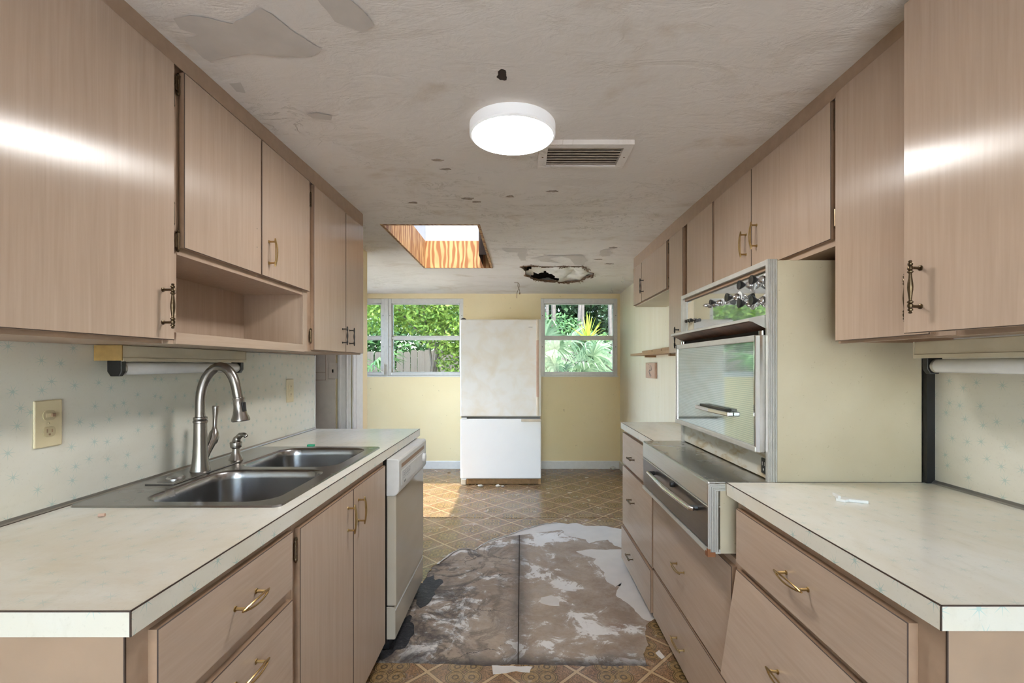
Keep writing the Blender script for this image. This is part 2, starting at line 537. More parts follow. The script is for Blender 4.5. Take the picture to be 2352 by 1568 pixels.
def make_visor_under():
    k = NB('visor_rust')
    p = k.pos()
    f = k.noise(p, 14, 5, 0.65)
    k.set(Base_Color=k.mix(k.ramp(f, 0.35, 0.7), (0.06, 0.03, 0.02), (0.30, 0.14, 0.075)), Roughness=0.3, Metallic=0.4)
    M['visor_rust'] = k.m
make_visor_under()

def emissive(name, col, strength):
    k = NB(name)
    k.set(Base_Color=(0.8, 0.8, 0.8), Emission_Color=col, Emission_Strength=strength)
    M[name] = k.m
emissive('lamp_rim', (1.0, 0.985, 0.97), 0.12)
emissive('lamp_glow', (1.0, 0.985, 0.965), LAMP_STRENGTH)

def leaf_mat(name, a, b, trans=0.35):
    k = NB(name)
    oi = k.n('ShaderNodeNewGeometry')
    rp = oi.outputs['Random Per Island']
    n_ = k.noise(oi.outputs['Position'], 3.0, 3)
    f = k.math('ADD', k.math('MULTIPLY', rp, 0.6), k.math('MULTIPLY', n_, 0.5))
    c = k.mix(k.ramp(f, 0.1, 0.9), a, b)
    k.set(Base_Color=c, Roughness=0.55)
    k.b.inputs['Specular IOR Level'].default_value = 0.25
    tl = k.n('ShaderNodeBsdfTranslucent')
    k.t.links.new(c, tl.inputs[0])
    mx = k.n('ShaderNodeMixShader')
    mx.inputs[0].default_value = trans
    k.t.links.new(k.b.outputs[0], mx.inputs[1])
    k.t.links.new(tl.outputs[0], mx.inputs[2])
    k.t.links.new(mx.outputs[0], k.out.inputs[0])
    M[name] = k.m
leaf_mat('leaf_bright', (0.045, 0.125, 0.018), (0.25, 0.34, 0.06))
leaf_mat('leaf_mid', (0.025, 0.08, 0.025), (0.11, 0.22, 0.075))
leaf_mat('leaf_dark', (0.010, 0.032, 0.013), (0.045, 0.095, 0.035))
leaf_mat('leaf_palm', (0.035, 0.085, 0.035), (0.20, 0.27, 0.15), 0.3)
leaf_mat('leaf_lime', (0.16, 0.25, 0.015), (0.38, 0.44, 0.06), 0.4)
leaf_mat('lawn', (0.10, 0.17, 0.05), (0.20, 0.26, 0.09), 0.1)

def make_fence_wood():
    k = NB('fence_wood')
    p = k.pos()
    f = k.noise(k.map(p, (30, 30, 2)), 1.0, 4, 0.6)
    k.set(Base_Color=k.mix(f, (0.055, 0.046, 0.038), (0.15, 0.13, 0.11)), Roughness=0.9)
    M['fence_wood'] = k.m
make_fence_wood()

# ------------------------------------------------------------------ mesh helper
ORG = {}

def root(name, loc, label, cat, group=None, kind=None):
    o = bpy.data.objects.new(name, None)
    o.empty_display_size = 0.05
    o.location = loc
    COL.objects.link(o)
    ORG[o] = Vector(loc)
    tag(o, label, cat, group, kind)
    return o

def tag(o, label=None, cat=None, group=None, kind=None):
    if label: o['label'] = label
    if cat: o['category'] = cat
    if group: o['group'] = group
    if kind: o['kind'] = kind
    return o

class MB:
    def __init__(self):
        self.v, self.f, self.mi, self.sm = [], [], [], []
    def add(self, vs, fs, m=0, smooth=False):
        b = len(self.v)
        self.v += [Vector(p) for p in vs]
        for f in fs:
            self.f.append([b + i for i in f])
            self.mi.append(m)
            self.sm.append(smooth)
        return self
    def box(self, x0, x1, y0, y1, z0, z1, m=0):
        if x0 > x1: x0, x1 = x1, x0
        if y0 > y1: y0, y1 = y1, y0
        if z0 > z1: z0, z1 = z1, z0
        vs = [(x0, y0, z0), (x1, y0, z0), (x1, y1, z0), (x0, y1, z0), (x0, y0, z1), (x1, y0, z1), (x1, y1, z1), (x0, y1, z1)]
        fs = [(0, 3, 2, 1), (4, 5, 6, 7), (0, 1, 5, 4), (1, 2, 6, 5), (2, 3, 7, 6), (3, 0, 4, 7)]
        return self.add(vs, fs, m)
    def prism(self, pts, axis, a0, a1, m=0, smooth=False):
        """polygon pts (2D) swept along an axis"""
        def P(q, a):
            return {'z': (q[0], q[1], a), 'y': (q[0], a, q[1]), 'x': (a, q[0], q[1])}[axis]
        n = len(pts)
        vs = [P(q, a0) for q in pts] + [P(q, a1) for q in pts]
        fs = [tuple(range(n))[::-1], tuple(range(n, 2 * n))]
        self.add(vs, fs, m)
        b = len(self.v) - 2 * n
        for i in range(n):
            j = (i + 1) % n
            self.f.append([b + i, b + j, b + n + j, b + n + i])
            self.mi.append(m)
            self.sm.append(smooth)
        return self
    def tube(self, path, r, n=12, m=0, caps=True):
        pts = [Vector(p) for p in path]
        rs = r if isinstance(r, (list, tuple)) else [r] * len(pts)
        d0 = (pts[1] - pts[0]).normalized()
        up = Vector((0, 0, 1)) if abs(d0.z) < 0.9 else Vector((1, 0, 0))
        u = d0.cross(up).normalized()
        rings = []
        for i, p in enumerate(pts):
            if i == 0: d = pts[1] - pts[0]
            elif i == len(pts) - 1: d = pts[-1] - pts[-2]
            else: d = (pts[i + 1] - pts[i]).normalized() + (pts[i] - pts[i - 1]).normalized()
            d.normalize()
            u = (u - d * u.dot(d)).normalized()
            v = d.cross(u)
            rings.append([p + (u * math.cos(2 * math.pi * k / n) + v * math.sin(2 * math.pi * k / n)) * rs[i] for k in range(n)])
        vs = [q for rg in rings for q in rg]
        fs = []
        for i in range(len(rings) - 1):
            for k in range(n):
                j = (k + 1) % n
                fs.append((i * n + k, i * n + j, (i + 1) * n + j, (i + 1) * n + k))
        self.add(vs, fs, m, True)
        if caps:
            b = len(self.v) - len(vs)
            self.f.append([b + k for k in range(n)][::-1]); self.mi.append(m); self.sm.append(False)
            e = b + (len(rings) - 1) * n
            self.f.append([e + k for k in range(n)]); self.mi.append(m); self.sm.append(False)
        return self
    def lathe(self, prof, o, axis=(0, 0, 1), n=20, m=0):
        """profile of (radius, height) about an axis through o"""
        a = Vector(axis).normalized()
        o = Vector(o)
        up = Vector((0, 0, 1)) if abs(a.z) < 0.9 else Vector((1, 0, 0))
        u = a.cross(up).normalized()
        v = a.cross(u)
        vs, fs = [], []
        for r_, h in prof:
            for k in range(n):
                t = 2 * math.pi * k / n
                vs.append(o + a * h + (u * math.cos(t) + v * math.sin(t)) * max(r_, 1e-5))
        for i in range(len(prof) - 1):
            for k in range(n):
                j = (k + 1) % n
                fs.append((i * n + k, i * n + j, (i + 1) * n + j, (i + 1) * n + k))
        fs.append(tuple(range(n))[::-1])
        fs.append(tuple((len(prof) - 1) * n + k for k in range(n)))
        return self.add(vs, fs, m, True)
    def xf(self, c, ex, ey, ez):
        c, ex, ey, ez = Vector(c), Vector(ex), Vector(ey), Vector(ez)
        self.v = [c + ex * p.x + ey * p.y + ez * p.z for p in self.v]
        return self
    def build(self, name, mats, parent=None, label=None, cat=None, group=None, kind=None, loc=None, bevel=0.0, seg=2, pivot=None, sharp=35):
        if isinstance(mats, str): mats = [mats]
        if pivot is not None:
            org = Vector(pivot)
        elif parent is not None:
            org = ORG[parent]
        elif loc is not None:
            org = Vector(loc)
        else:
            xs, ys, zs = zip(*[tuple(p) for p in self.v])
            org = Vector(((min(xs) + max(xs)) / 2, (min(ys) + max(ys)) / 2, min(zs)))
        me = bpy.data.meshes.new(name)
        me.from_pydata([tuple(p - org) for p in self.v], [], self.f)
        for mn in mats:
            me.materials.append(M[mn])
        for i, p in enumerate(me.polygons):
            p.material_index = self.mi[i]
            p.use_smooth = self.sm[i]
        bm = bmesh.new()
        bm.from_mesh(me)
        bmesh.ops.recalc_face_normals(bm, faces=bm.faces)
        bm.to_mesh(me)
        bm.free()
        if any(self.sm):
            me.set_sharp_from_angle(angle=R(sharp))
        me.update()
        ob = bpy.data.objects.new(name, me)
        COL.objects.link(ob)
        ORG[ob] = org
        if parent is not None:
            ob.parent = parent
            ob.location = org - ORG[parent]
        else:
            ob.location = org
        if bevel > 0:
            bv = ob.modifiers.new('bevel', 'BEVEL')
            bv.width = bevel
            bv.segments = seg
            bv.limit_method = 'ANGLE'
            bv.angle_limit = R(40)
        return tag(ob, label, cat, group, kind)

def bx(name, mats, parent, *a, **kw):
    return MB().box(*a).build(name, mats, parent, **kw)

def panel_front(name, parent, xb, xf, y0, y1, z0, z1, mat, pivot=None, label=None, e=0.0016):
    """a laminate-faced cabinet front: face, dark laminate line round it, wood-coloured edges"""
    s = 1 if xf > xb else -1
    k = xf - s * e
    vs = [(xb, y0, z0), (xb, y1, z0), (xb, y1, z1), (xb, y0, z1),
          (k, y0, z0), (k, y1, z0), (k, y1, z1), (k, y0, z1),
          (xf, y0 + e, z0 + e), (xf, y1 - e, z0 + e), (xf, y1 - e, z1 - e), (xf, y0 + e, z1 - e)]
    mb = MB()
    mb.add(vs, [(8, 9, 10, 11)], 0)
    b = 0
    def q(i, m):
        mb.f.append(list(i)); mb.mi.append(m); mb.sm.append(False)
    for i in range(4):
        j = (i + 1) % 4
        q((4 + i, 4 + j, 8 + j, 8 + i), 2)
        q((i, j, 4 + j, 4 + i), 1)
    q((0, 1, 2, 3), 1)
    return mb.build(name, [mat, 'lam_edge', 'seam'], parent, pivot=pivot, label=label)

# ------------------------------------------------------------------ hardware
def pull_arc(parent, c, along, out, L=0.10, name='handle', mat='brass'):
    mb = MB()
    h = 0.024
    for s in (-1, 1):
        mb.tube([(s * L * 0.40, 0, 0), (s * L * 0.40, 0, h)], 0.0034, 8)
        mb.lathe([(0.006, 0), (0.006, 0.002), (0.004, 0.003)], (s * L * 0.40, 0, 0), n=10)
    for s in (-1, 1):
        pts, rs = [], []
        for i in range(11):
            t = i / 10 * 2 - 1
            pts.append((t * L / 2, s * 0.0062 * (1 - t * t) ** 0.8, h + 0.005 * (1 - t * t)))
            rs.append(0.0022)
        mb.tube(pts, rs, 6)
    for s in (-1, 1):
        mb.tube([(s * L * 0.36, 0, h), (s * L * 0.53, 0, h - 0.0005)], [0.0046, 0.0022], 8)
    a, o = Vector(along), Vector(out)
    mb.xf(c, a, o.cross(a), o)
    return mb.build(name, mat, parent)

def pull_turned(parent, c, along, out, L=0.118, name='handle', mat='antique', th=1.0):
    mb = MB()
    h = 0.026
    prof = [(0.0005, -1.0), (0.0030, -0.985), (0.0040, -0.95), (0.0025, -0.905), (0.0052, -0.88), (0.0052, -0.83), (0.0034, -0.80), (0.0056, -0.74), (0.0056, -0.66),
            (0.0034, -0.62), (0.0060, -0.58), (0.0060, -0.55), (0.0030, -0.50), (0.0038, -0.34), (0.0056, -0.10), (0.0058, 0.0)]
    prof = prof + [(r_, -t) for r_, t in prof[-2::-1]]
    mb.lathe([(r_ * th, t * L / 2) for r_, t in prof], (0, 0, h), (1, 0, 0), 12)
    for s in (-1, 1):
        mb.tube([(s * L * 0.36, 0, 0), (s * L * 0.36, 0, h)], 0.0034 * th, 8)
        mb.lathe([(0.0062 * th, 0), (0.0058 * th, 0.002), (0.004 * th, 0.003)], (s * L * 0.36, 0, 0), n=10)
    a, o = Vector(along), Vector(out)
    mb.xf(c, a, o.cross(a), o)
    return mb.build(name, mat, parent)

def hinge(parent, x, y, z, s, h=0.052):
    """a butt hinge on the door edge; s is the side of the aisle the door faces"""
    mb = MB()
    mb.tube([(x, y, z - h / 2), (x, y, z + h / 2)], 0.0038, 8)
    for zz in (-1, 1):
        mb.lathe([(0.0038, 0), (0.0048, 0.002), (0.002, 0.008)], (x, y, z + zz * h / 2), (0, 0, zz), 8)
    mb.box(x - 0.0012, x + 0.0012, y - 0.011, y + 0.001, z - h * 0.42, z + h * 0.42)
    return mb.build('hinge', 'antique', parent)

# ================================================================== THE ROOM
ZC = [(-3.0, 2.135), (0.6, 2.143), (1.1, 2.147), (2.0, 2.163), (2.8, 2.180), (3.4, 2.188), (4.3, 2.191), (5.2, 2.188), (5.96, 2.172)]
def zc(y):
    for (a, za), (b, zb) in zip(ZC, ZC[1:]):
        if y <= b:
            t = max(0, (y - a) / (b - a))
            return za + (zb - za) * t
    return ZC[-1][1]

XL, XR, XR2 = -1.225, 1.32, 1.228
YB, YR = -2.6, 5.86
XW = -2.9
XS = -2.15  # far-left wall, pulled in for more daylight at the back

def jag(pts, step=0.02, amp=0.008, seed=1.0, closed=True):
    """break a polyline into short ragged pieces"""
    out = []
    n = len(pts)
    for i in range(n if closed else n - 1):
        a, b = Vector((*pts[i], 0)), Vector((*pts[(i + 1) % n], 0))
        L = (b - a).length
        k = max(1, int(L / step))
        nn = Vector((-(b - a).y, (b - a).x, 0)).normalized()
        for j in range(k):
            p = a.lerp(b, j / k)
            t = noise.noise(Vector((p.x * 23 + seed, p.y * 23, seed))) + 0.6 * noise.noise(Vector((p.x * 70, p.y * 70 + seed, seed)))
            out.append(tuple((p + nn * amp * t * (0 if j == 0 and k == 1 else 1)).to_2d()))
    if not closed:
        out.append(tuple(pts[-1]))
    return out

def pip(p, poly):
    x, y = p
    c = False
    n = len(poly)
    for i in range(n):
        x0, y0 = poly[i]
        x1, y1 = poly[i - 1]
        if (y0 > y) != (y1 > y) and x < (x1 - x0) * (y - y0) / (y1 - y0) + x0:
            c = not c
    return c

# ---- floor
floor = MB().box(-3.0, 3.0, -2.7, 6.0, -0.12, -0.016).build('floor', 'cavity', kind='structure')
MB().box(-2.95, 3.0, -2.65, 0.45, 0.0, 0.004).build('tile_floor', 'pale_tile', floor, label='unseen tiled floor behind the viewer, kept pale to bounce light')  # unseen floor, pale so that it bounces daylight forward
SEAM_X = -0.013
MB().box(-3.0, SEAM_X - 0.0022, -2.7, 6.0, -0.016, 0.0).build('subfloor_panel', 'subfloor', floor, label='stained bare subfloor panel nearer the dishwasher')
MB().box(SEAM_X + 0.0022, 3.0, -2.7, 6.0, -0.016, 0.0).build('subfloor_panel', 'subfloor', floor, label='stained bare subfloor panel nearer the drawers')

TEAR = [(-0.584, 2.794), (-0.57, 3.004), (-0.54, 3.083), (-0.492, 3.214), (-0.439, 3.309), (-0.376, 3.317), (-0.328, 3.293), (-0.27, 3.405), (-0.2, 3.508), (-0.102, 3.58), (-0.034, 3.654), (0.073, 3.752), (0.206, 3.849), (0.292, 3.866), (0.378, 3.835), (0.455, 3.856), (0.521, 3.783), (0.659, 3.783), (0.789, 3.713)]
LOW = [(0.72, 2.43), (0.67, 2.393), (0.617, 2.333), (0.59, 2.232), (0.587, 2.173), (0.543, 2.105), (0.54, 2.043), (0.55, 2.023), (0.211, 2.023), (0.021, 2.031), (-0.13, 2.023), (-0.426, 2.037), (-0.66, 2.043)]
VT = 0.0035
def sheet(name, pts, z0, z1, mat, label=None, parent=floor, kind=None):
    return MB().prism(pts, 'z', z0, z1).build(name, mat, parent, label=label, kind=kind)

rear_edge = [(-2.1, 3.985), (-1.2, 3.985), (-0.6, 3.99), (-0.25, 3.972), (0.0, 3.968), (0.25, 3.99), (0.5, 3.978), (0.75, 3.985), (1.3, 3.98)]
sheet('vinyl_sheet', rear_edge + [(1.3, 5.86), (-2.1, 5.86)], 0.0, 0.005, 'vinyl', 'patterned vinyl sheet below the windows, its front edge lifting')
mid_edge = [(-2.1, 3.972), (-1.2, 3.974), (-0.6, 3.972), (-0.25, 3.966), (0.0, 3.958), (0.25, 3.962), (0.5, 3.970), (0.75, 3.966), (1.3, 3.97)]
tj = jag(TEAR, 0.025, 0.010, 2.0, False)
sheet('vinyl_sheet', [(-2.1, 2.80), (-0.64, 2.79)] + tj + [(1.3, 3.70)] + mid_edge[::-1], 0.0, VT, 'vinyl', 'patterned vinyl sheet torn along a ragged curve')
lj = jag(LOW, 0.022, 0.009, 5.0, False)
sheet('vinyl_sheet', [(-1.2, 0.46), (1.3, 0.46), (1.3, 2.43)] + lj + [(-1.2, 2.05)], 0.0, VT, 'vinyl', 'patterned vinyl sheet in front, nearest the viewer')
# white paper backing left behind the tear
P1 = [(-0.282, 3.368), (-0.216, 3.447), (-0.082, 3.564), (0.05, 3.607), (0.173, 3.65), (0.32, 3.693), (0.332, 3.58), (0.426, 3.526), (0.476, 3.49), (0.489, 3.422), (0.637, 3.49), (0.67, 3.381), (0.706, 3.333), (0.80, 3.30)]
p1 = jag(P1, 0.02, 0.012, 8.0, False)
sheet('paper_backing', p1 + [(1.2, 3.72)] + [p for p in tj[::-1] if p[0] > -0.34 and p[1] > 3.30], 0.0, 0.0018, 'paper', 'torn white backing paper along the vinyl tear')
P2 = [(0.62, 3.301), (0.45, 3.301), (0.377, 3.27), (0.43, 3.20), (0.50, 3.15), (0.47, 3.08), (0.492, 3.016), (0.511, 2.934), (0.513, 2.811), (0.549, 2.744), (0.597, 2.794), (0.528, 2.666), (0.582, 2.536), (0.62, 2.401), (0.70, 2.36)]
sheet('paper_backing', jag(P2, 0.02, 0.014, 11.0, False) + [(1.2, 2.4), (1.2, 3.32)], 0.0, 0.0016, 'paper', 'torn white backing paper beside the drawers')
# curled lip of torn vinyl showing its pale underside
lip = MB()
lp = [p for p in tj if -0.56 < p[0] < 0.30]
for i in range(len(lp) - 1):
    a, b = Vector((*lp[i], 0)), Vector((*lp[i + 1], 0))
    nn = Vector(((b - a).y, -(b - a).x, 0)).normalized()
    wa = 0.012 + 0.012 * abs(noise.noise(Vector((a.x * 9, a.y * 9, 1))))
    wb = 0.012 + 0.012 * abs(noise.noise(Vector((b.x * 9, b.y * 9, 1))))
    lip.add([(a.x, a.y, 0.0036), (b.x, b.y, 0.0036), (b.x + nn.x * wb, b.y + nn.y * wb, 0.008), (a.x + nn.x * wa, a.y + nn.y * wa, 0.008),
             (a.x, a.y, 0.002), (b.x, b.y, 0.002), (b.x + nn.x * wb, b.y + nn.y * wb, 0.0068), (a.x + nn.x * wa, a.y + nn.y * wa, 0.0068)],
            [(0, 1, 2, 3), (4, 7, 6, 5), (3, 2, 6, 7)], 0)
lip.build('torn_lip', 'paper', floor, label='curled pale edge of the torn vinyl')
# black tarry patches where the panel has rotted away
def blob(cx, cy, rx, ry, n=26, seed=1, am=0.35):
    out = []
    for i in range(n):
        t = 2 * math.pi * i / n
        k = 1 + am * noise.noise(Vector((math.cos(t) * 1.6 + seed, math.sin(t) * 1.6, seed))) + am * 0.6 * noise.noise(Vector((math.cos(t) * 5, math.sin(t) * 5 + seed, seed)))
        out.append((cx + rx * k * math.cos(t), cy + ry * k * math.sin(t)))
    return out
sheet('tar_patch', blob(-0.545, 2.72, 0.075, 0.17, 30, 3, 0.5), 0.0, 0.0012, 'tar', 'black rotted patch by the dishwasher foot')
sheet('tar_patch', blob(-0.60, 2.27, 0.085, 0.19, 30, 9, 0.5), 0.0, 0.0012, 'tar', 'black rotted patch under the dishwasher kick plate')
# loose flakes of paper lying on the bare floor
flake_specs = [('torn strip of white backing paper at the front vinyl edge', [(-0.125, 2.02), (0.045, 2.015), (0.035, 1.975), (-0.02, 1.985), (-0.06, 1.972), (-0.118, 1.965)], 0.0052),
               ('pale flake of backing paper lying on bare floor right of the floor seam', [(0.11, 2.62), (0.17, 2.645), (0.21, 2.60), (0.205, 2.53), (0.15, 2.535), (0.105, 2.56)], 0.0020),
               ('small white paper scrap on the front vinyl by the drawers', [(0.60, 2.11), (0.622, 2.13), (0.632, 2.08), (0.612, 2.065)], 0.0052)]
for lb, pts, z in flake_specs:
    z0 = VT if z > 0.004 else 0.0
    MB().prism(jag(pts, 0.02, 0.004, 3.0), 'z', z0, z).build('paper_scrap', 'paper', label=lb, cat='paper scrap', group='paper scraps on the floor')

# ---- ceiling with skylight opening, collapsed hole and peeled scars
SKY = (-0.88, -0.28, 3.02, 4.34)
HOLE = [(-0.016, 4.293), (0.085, 4.247), (0.222, 4.282), (0.362, 4.27), (0.513, 4.27), (0.597, 4.317), (0.639, 4.514), (0.708, 4.592), (0.725, 4.687), (0.67, 4.845), (0.608, 5.062), (0.501, 5.144), (0.366, 5.062), (0.203, 4.998), (0.121, 4.905), (0.085, 4.758), (0.03, 4.701), (0.05, 4.514), (0.008, 4.364)]
hole_j = jag(HOLE, 0.03, 0.014, 4.0)
def cz(x, y):
    z = zc(y) + 0.0035 * noise.noise(Vector((x * 2.1, y * 2.1, 0))) + 0.0018 * noise.noise(Vector((x * 7, y * 7, 3)))
    d = math.hypot(x - 0.33, y - 4.65)
    return z - 0.020 * max(0, 1 - d / 0.75) ** 1.4          # sag round the collapse
cv, ce_ = [], []
def loop(pts):
    b = len(cv)
    cv.extend(Vector(p) for p in pts)
    ce_.extend((b + i, b + (i + 1) % len(pts)) for i in range(len(pts)))
sky_rect = [(SKY[0], SKY[2]), (SKY[1], SKY[2]), (SKY[1], SKY[3]), (SKY[0], SKY[3])]
loop([(-2.98, -2.65), (1.36, -2.65), (1.36, 5.94), (-2.22, 5.94), (-2.22, 3.6), (-2.98, 3.6)])
loop(sky_rect)
loop(hole_j)
gx = [-2.9 + 0.11 * i for i in range(39)]
gy = [-2.6 + 0.11 * i for i in range(78)]
for x in gx:
    for y in gy:
        if SKY[0] - 0.02 < x < SKY[1] + 0.02 and SKY[2] - 0.02 < y < SKY[3] + 0.02: continue
        if pip((x, y), hole_j) or (x < -2.2 and y > 3.55): continue
        cv.append(Vector((x, y)))
ov, oe, of, *_ = delaunay_2d_cdt(cv, ce_, [], 1, 1e-5)
cm = MB()
keep = []
for f in of:
    c = sum((ov[i] for i in f), Vector((0, 0))) / len(f)
    if SKY[0] < c.x < SKY[1] and SKY[2] < c.y < SKY[3]: continue
    if pip((c.x, c.y), hole_j) or (c.x < -2.22 and c.y > 3.6): continue
    keep.append(tuple(f))
cm.add([(p.x, p.y, cz(p.x, p.y)) for p in ov], keep, 0, True)
# broken thickness of the plasterboard round the hole
n = len(hole_j)
rim = MB()
for i in range(n):
    a, b = hole_j[i], hole_j[(i + 1) % n]
    za, zb = cz(*a), cz(*b)
    dn = 0.004 + 0.016 * abs(noise.noise(Vector((a[0] * 20, a[1] * 20, 5))))
    rim.add([(*a, za - dn), (*b, zb - dn), (*b, zb + 0.016), (*a, za + 0.016)], [(0, 1, 2, 3)], 0)
cm.add([(1.36, -2.65, 2.15), (2.95, -2.65, 2.15), (2.95, 0.6, 2.15), (1.36, 0.6, 2.15)], [(0, 1, 2, 3)], 0)
ceiling = cm.build('ceiling', 'ceiling_plaster', kind='structure', loc=(0, 2, 2.17), sharp=60)
rim.build('broken_edge', 'rot', ceiling, label='brown broken plasterboard edge of the collapse')
# sagging white underside inside the hole, with gaps that stay open to the dark roof space
DARK1 = [(-0.04, 4.20), (0.222, 4.24), (0.24, 4.33), (0.164, 4.43), (0.115, 4.48), (0.097, 4.58), (0.03, 4.60), (-0.04, 4.4)]
DARK2 = [(0.13, 4.76), (0.18, 4.70), (0.25, 4.66), (0.31, 4.82), (0.39, 4.95), (0.40, 5.06), (0.2, 5.02), (0.10, 4.90)]
sg = MB()
nx, ny = 34, 36
idx = {}
def sagz(x, y):
    q = noise.noise(Vector((x * 9, y * 6, 2))) + 0.5 * noise.noise(Vector((x * 22, y * 16, 7)))
    t = (y - 4.25) / 0.9
    return cz(x, y) + 0.058 - 0.042 * t + 0.034 * q
for i in range(nx):
    for j in range(ny):
        x = -0.05 + 0.82 * i / (nx - 1)
        y = 4.22 + 0.96 * j / (ny - 1)
        idx[i, j] = (x, y)
vs = [(*idx[i, j], sagz(*idx[i, j])) for i in range(nx) for j in range(ny)]
fs = []
for i in range(nx - 1):
    for j in range(ny - 1):
        c = ((idx[i, j][0] + idx[i + 1, j][0]) / 2, (idx[i, j][1] + idx[i, j + 1][1]) / 2)
        if pip(c, DARK1) or pip(c, DARK2): continue
        fs.append((i * ny + j, (i + 1) * ny + j, (i + 1) * ny + j + 1, i * ny + j + 1))
sg.add(vs, fs, 0, True)
sg.build('sagging_plaster', 'plaster_white', ceiling, label='crumpled white plaster hanging inside the collapse')
# rotten fringe fragments
fr = MB()
for i in range(110):
    k = rnd.choice([rnd.uniform(0.0, 0.3), rnd.uniform(0.35, 0.75)])
    p = hole_j[int(k * len(hole_j))]
    q = Vector((p[0] + rnd.uniform(-0.02, 0.02), p[1] + rnd.uniform(-0.02, 0.03), cz(*p) + rnd.uniform(-0.012, 0.006)))
    u = Vector((rnd.uniform(-1, 1), rnd.uniform(-1, 1), rnd.uniform(-0.35, 0.35))).normalized() * rnd.uniform(0.01, 0.035)
    v = Vector((rnd.uniform(-1, 1), rnd.uniform(-1, 1), rnd.uniform(-0.5, 0.5))).normalized() * rnd.uniform(0.006, 0.018)
    t = Vector((0, 0, 0.002))
    fr.add([q, q + u, q + u * 0.7 + v, q + v, q + t, q + u + t, q + u * 0.7 + v + t, q + v + t], [(0, 3, 2, 1), (4, 5, 6, 7), (0, 1, 5, 4), (1, 2, 6, 5), (2, 3, 7, 6), (3, 0, 4, 7)])
fr.build('rotten_fragments', 'rot', ceiling, label='rotten brown shreds round the collapse', kind='stuff')
# cavity of the roof space above the hole
cav = MB()
cav.add([(-0.35, 3.9, 2.20), (1.15, 3.9, 2.20), (1.15, 5.5, 2.20), (-0.35, 5.5, 2.20), (-0.35, 3.9, 2.5), (1.15, 3.9, 2.5), (1.15, 5.5, 2.5), (-0.35, 5.5, 2.5)],
        [(4, 5, 6, 7), (0, 1, 5, 4), (1, 2, 6, 5), (2, 3, 7, 6), (3, 0, 4, 7)])
cav.build('roof_void', 'cavity', ceiling)
for i, xx in enumerate((0.02, 0.44)):
    MB().box(xx, xx + 0.04, 3.95, 5.45, 2.28, 2.42).build('joist', 'rot', ceiling)

SCARS = [[(-0.146, 3.625), (-0.059, 3.642), (0.065, 3.645), (0.046, 3.659), (0.042, 3.799), (0.034, 3.951), (0.042, 4.041), (-0.002, 4.052), (-0.03, 3.855), (-0.023, 3.763), (-0.108, 3.763), (-0.148, 3.693)],
         [(0.071, 3.98), (0.146, 3.921), (0.205, 3.873), (0.332, 3.864), (0.501, 3.845), (0.531, 3.97), (0.574, 4.052), (0.555, 4.115), (0.565, 4.225), (0.476, 4.202), (0.452, 4.115), (0.405, 3.97), (0.336, 3.902), (0.271, 3.931), (0.231, 4.011), (0.281, 4.073), (0.361, 4.147), (0.27, 4.115), (0.165, 4.073), (0.153, 4.011)],
         [(0.618, 3.71), (0.639, 3.659), (0.69, 3.667), (0.721, 3.763), (0.729, 3.873), (0.67, 3.912), (0.642, 3.836)],
         [(-0.859, 1.166), (-0.809, 1.156), (-0.774, 1.166), (-0.725, 1.188), (-0.626, 1.131), (-0.605, 1.156), (-0.589, 1.21), (-0.563, 1.251), (-0.539, 1.282), (-0.583, 1.315), (-0.684, 1.315), (-0.742, 1.301), (-0.841, 1.321), (-0.88, 1.338), (-0.89, 1.321), (-0.888, 1.245), (-0.837, 1.224), (-0.867, 1.204)],
         [(-0.892, 1.447), (-0.854, 1.439), (-0.873, 1.497), (-0.898, 1.489)],
         [(-0.741, 1.629), (-0.702, 1.619), (-0.656, 1.639), (-0.672, 1.671), (-0.729, 1.655)],
         [(-0.456, 1.0), (-0.384, 1.134), (-0.37, 1.192), (-0.411, 1.216), (-0.463, 1.177), (-0.478, 1.08)]]
for pts in SCARS:
    pj = jag(pts, 0.018, 0.004, 6.0)
    ev = [(i, (i + 1) % len(pj)) for i in range(len(pj))]
    pv = [Vector(p) for p in pj]
    bb = [min(p[0] for p in pj), max(p[0] for p in pj), min(p[1] for p in pj), max(p[1] for p in pj)]
    for i in range(1, int((bb[1] - bb[0]) / 0.04) + 1):
        for j in range(1, int((bb[3] - bb[2]) / 0.04) + 1):
            q = (bb[0] + 0.04 * i, bb[2] + 0.04 * j)
            if pip(q, pj): pv.append(Vector(q))
    o1, o2, o3, *_ = delaunay_2d_cdt(pv, ev, [], 1, 1e-5)
    fs = [tuple(f) for f in o3 if pip(tuple((sum((o1[i] for i in f), Vector((0, 0))) / len(f))), pj)]
    sm = MB()
    sm.add([(p.x, p.y, cz(p.x, p.y) - 0.0035) for p in o1], fs, 0)
    sm.build('peeled_scar', 'plaster_raw', ceiling, label='peeled patch of bare grey plaster')

# ---- unseen roof slab, added to keep light out round the skylight shaft
rf = MB()
ZT0, ZT1 = 2.60, 2.70
rf.box(-3.1, SKY[0] - 0.02, -2.8, 3.7, ZT0, ZT1).box(-2.4, SKY[0] - 0.02, 3.7, 6.15, ZT0, ZT1).box(SKY[1] + 0.02, 1.55, -2.8, 6.15, ZT0, ZT1).box(1.55, 3.1, -2.8, 0.75, ZT0, ZT1)
rf.box(SKY[0] - 0.02, SKY[1] + 0.02, -2.8, SKY[2] - 0.02, ZT0, ZT1).box(SKY[0] - 0.02, SKY[1] + 0.02, SKY[3] + 0.02, 6.15, ZT0, ZT1)
rf.build('roof', 'house_roof', kind='structure')

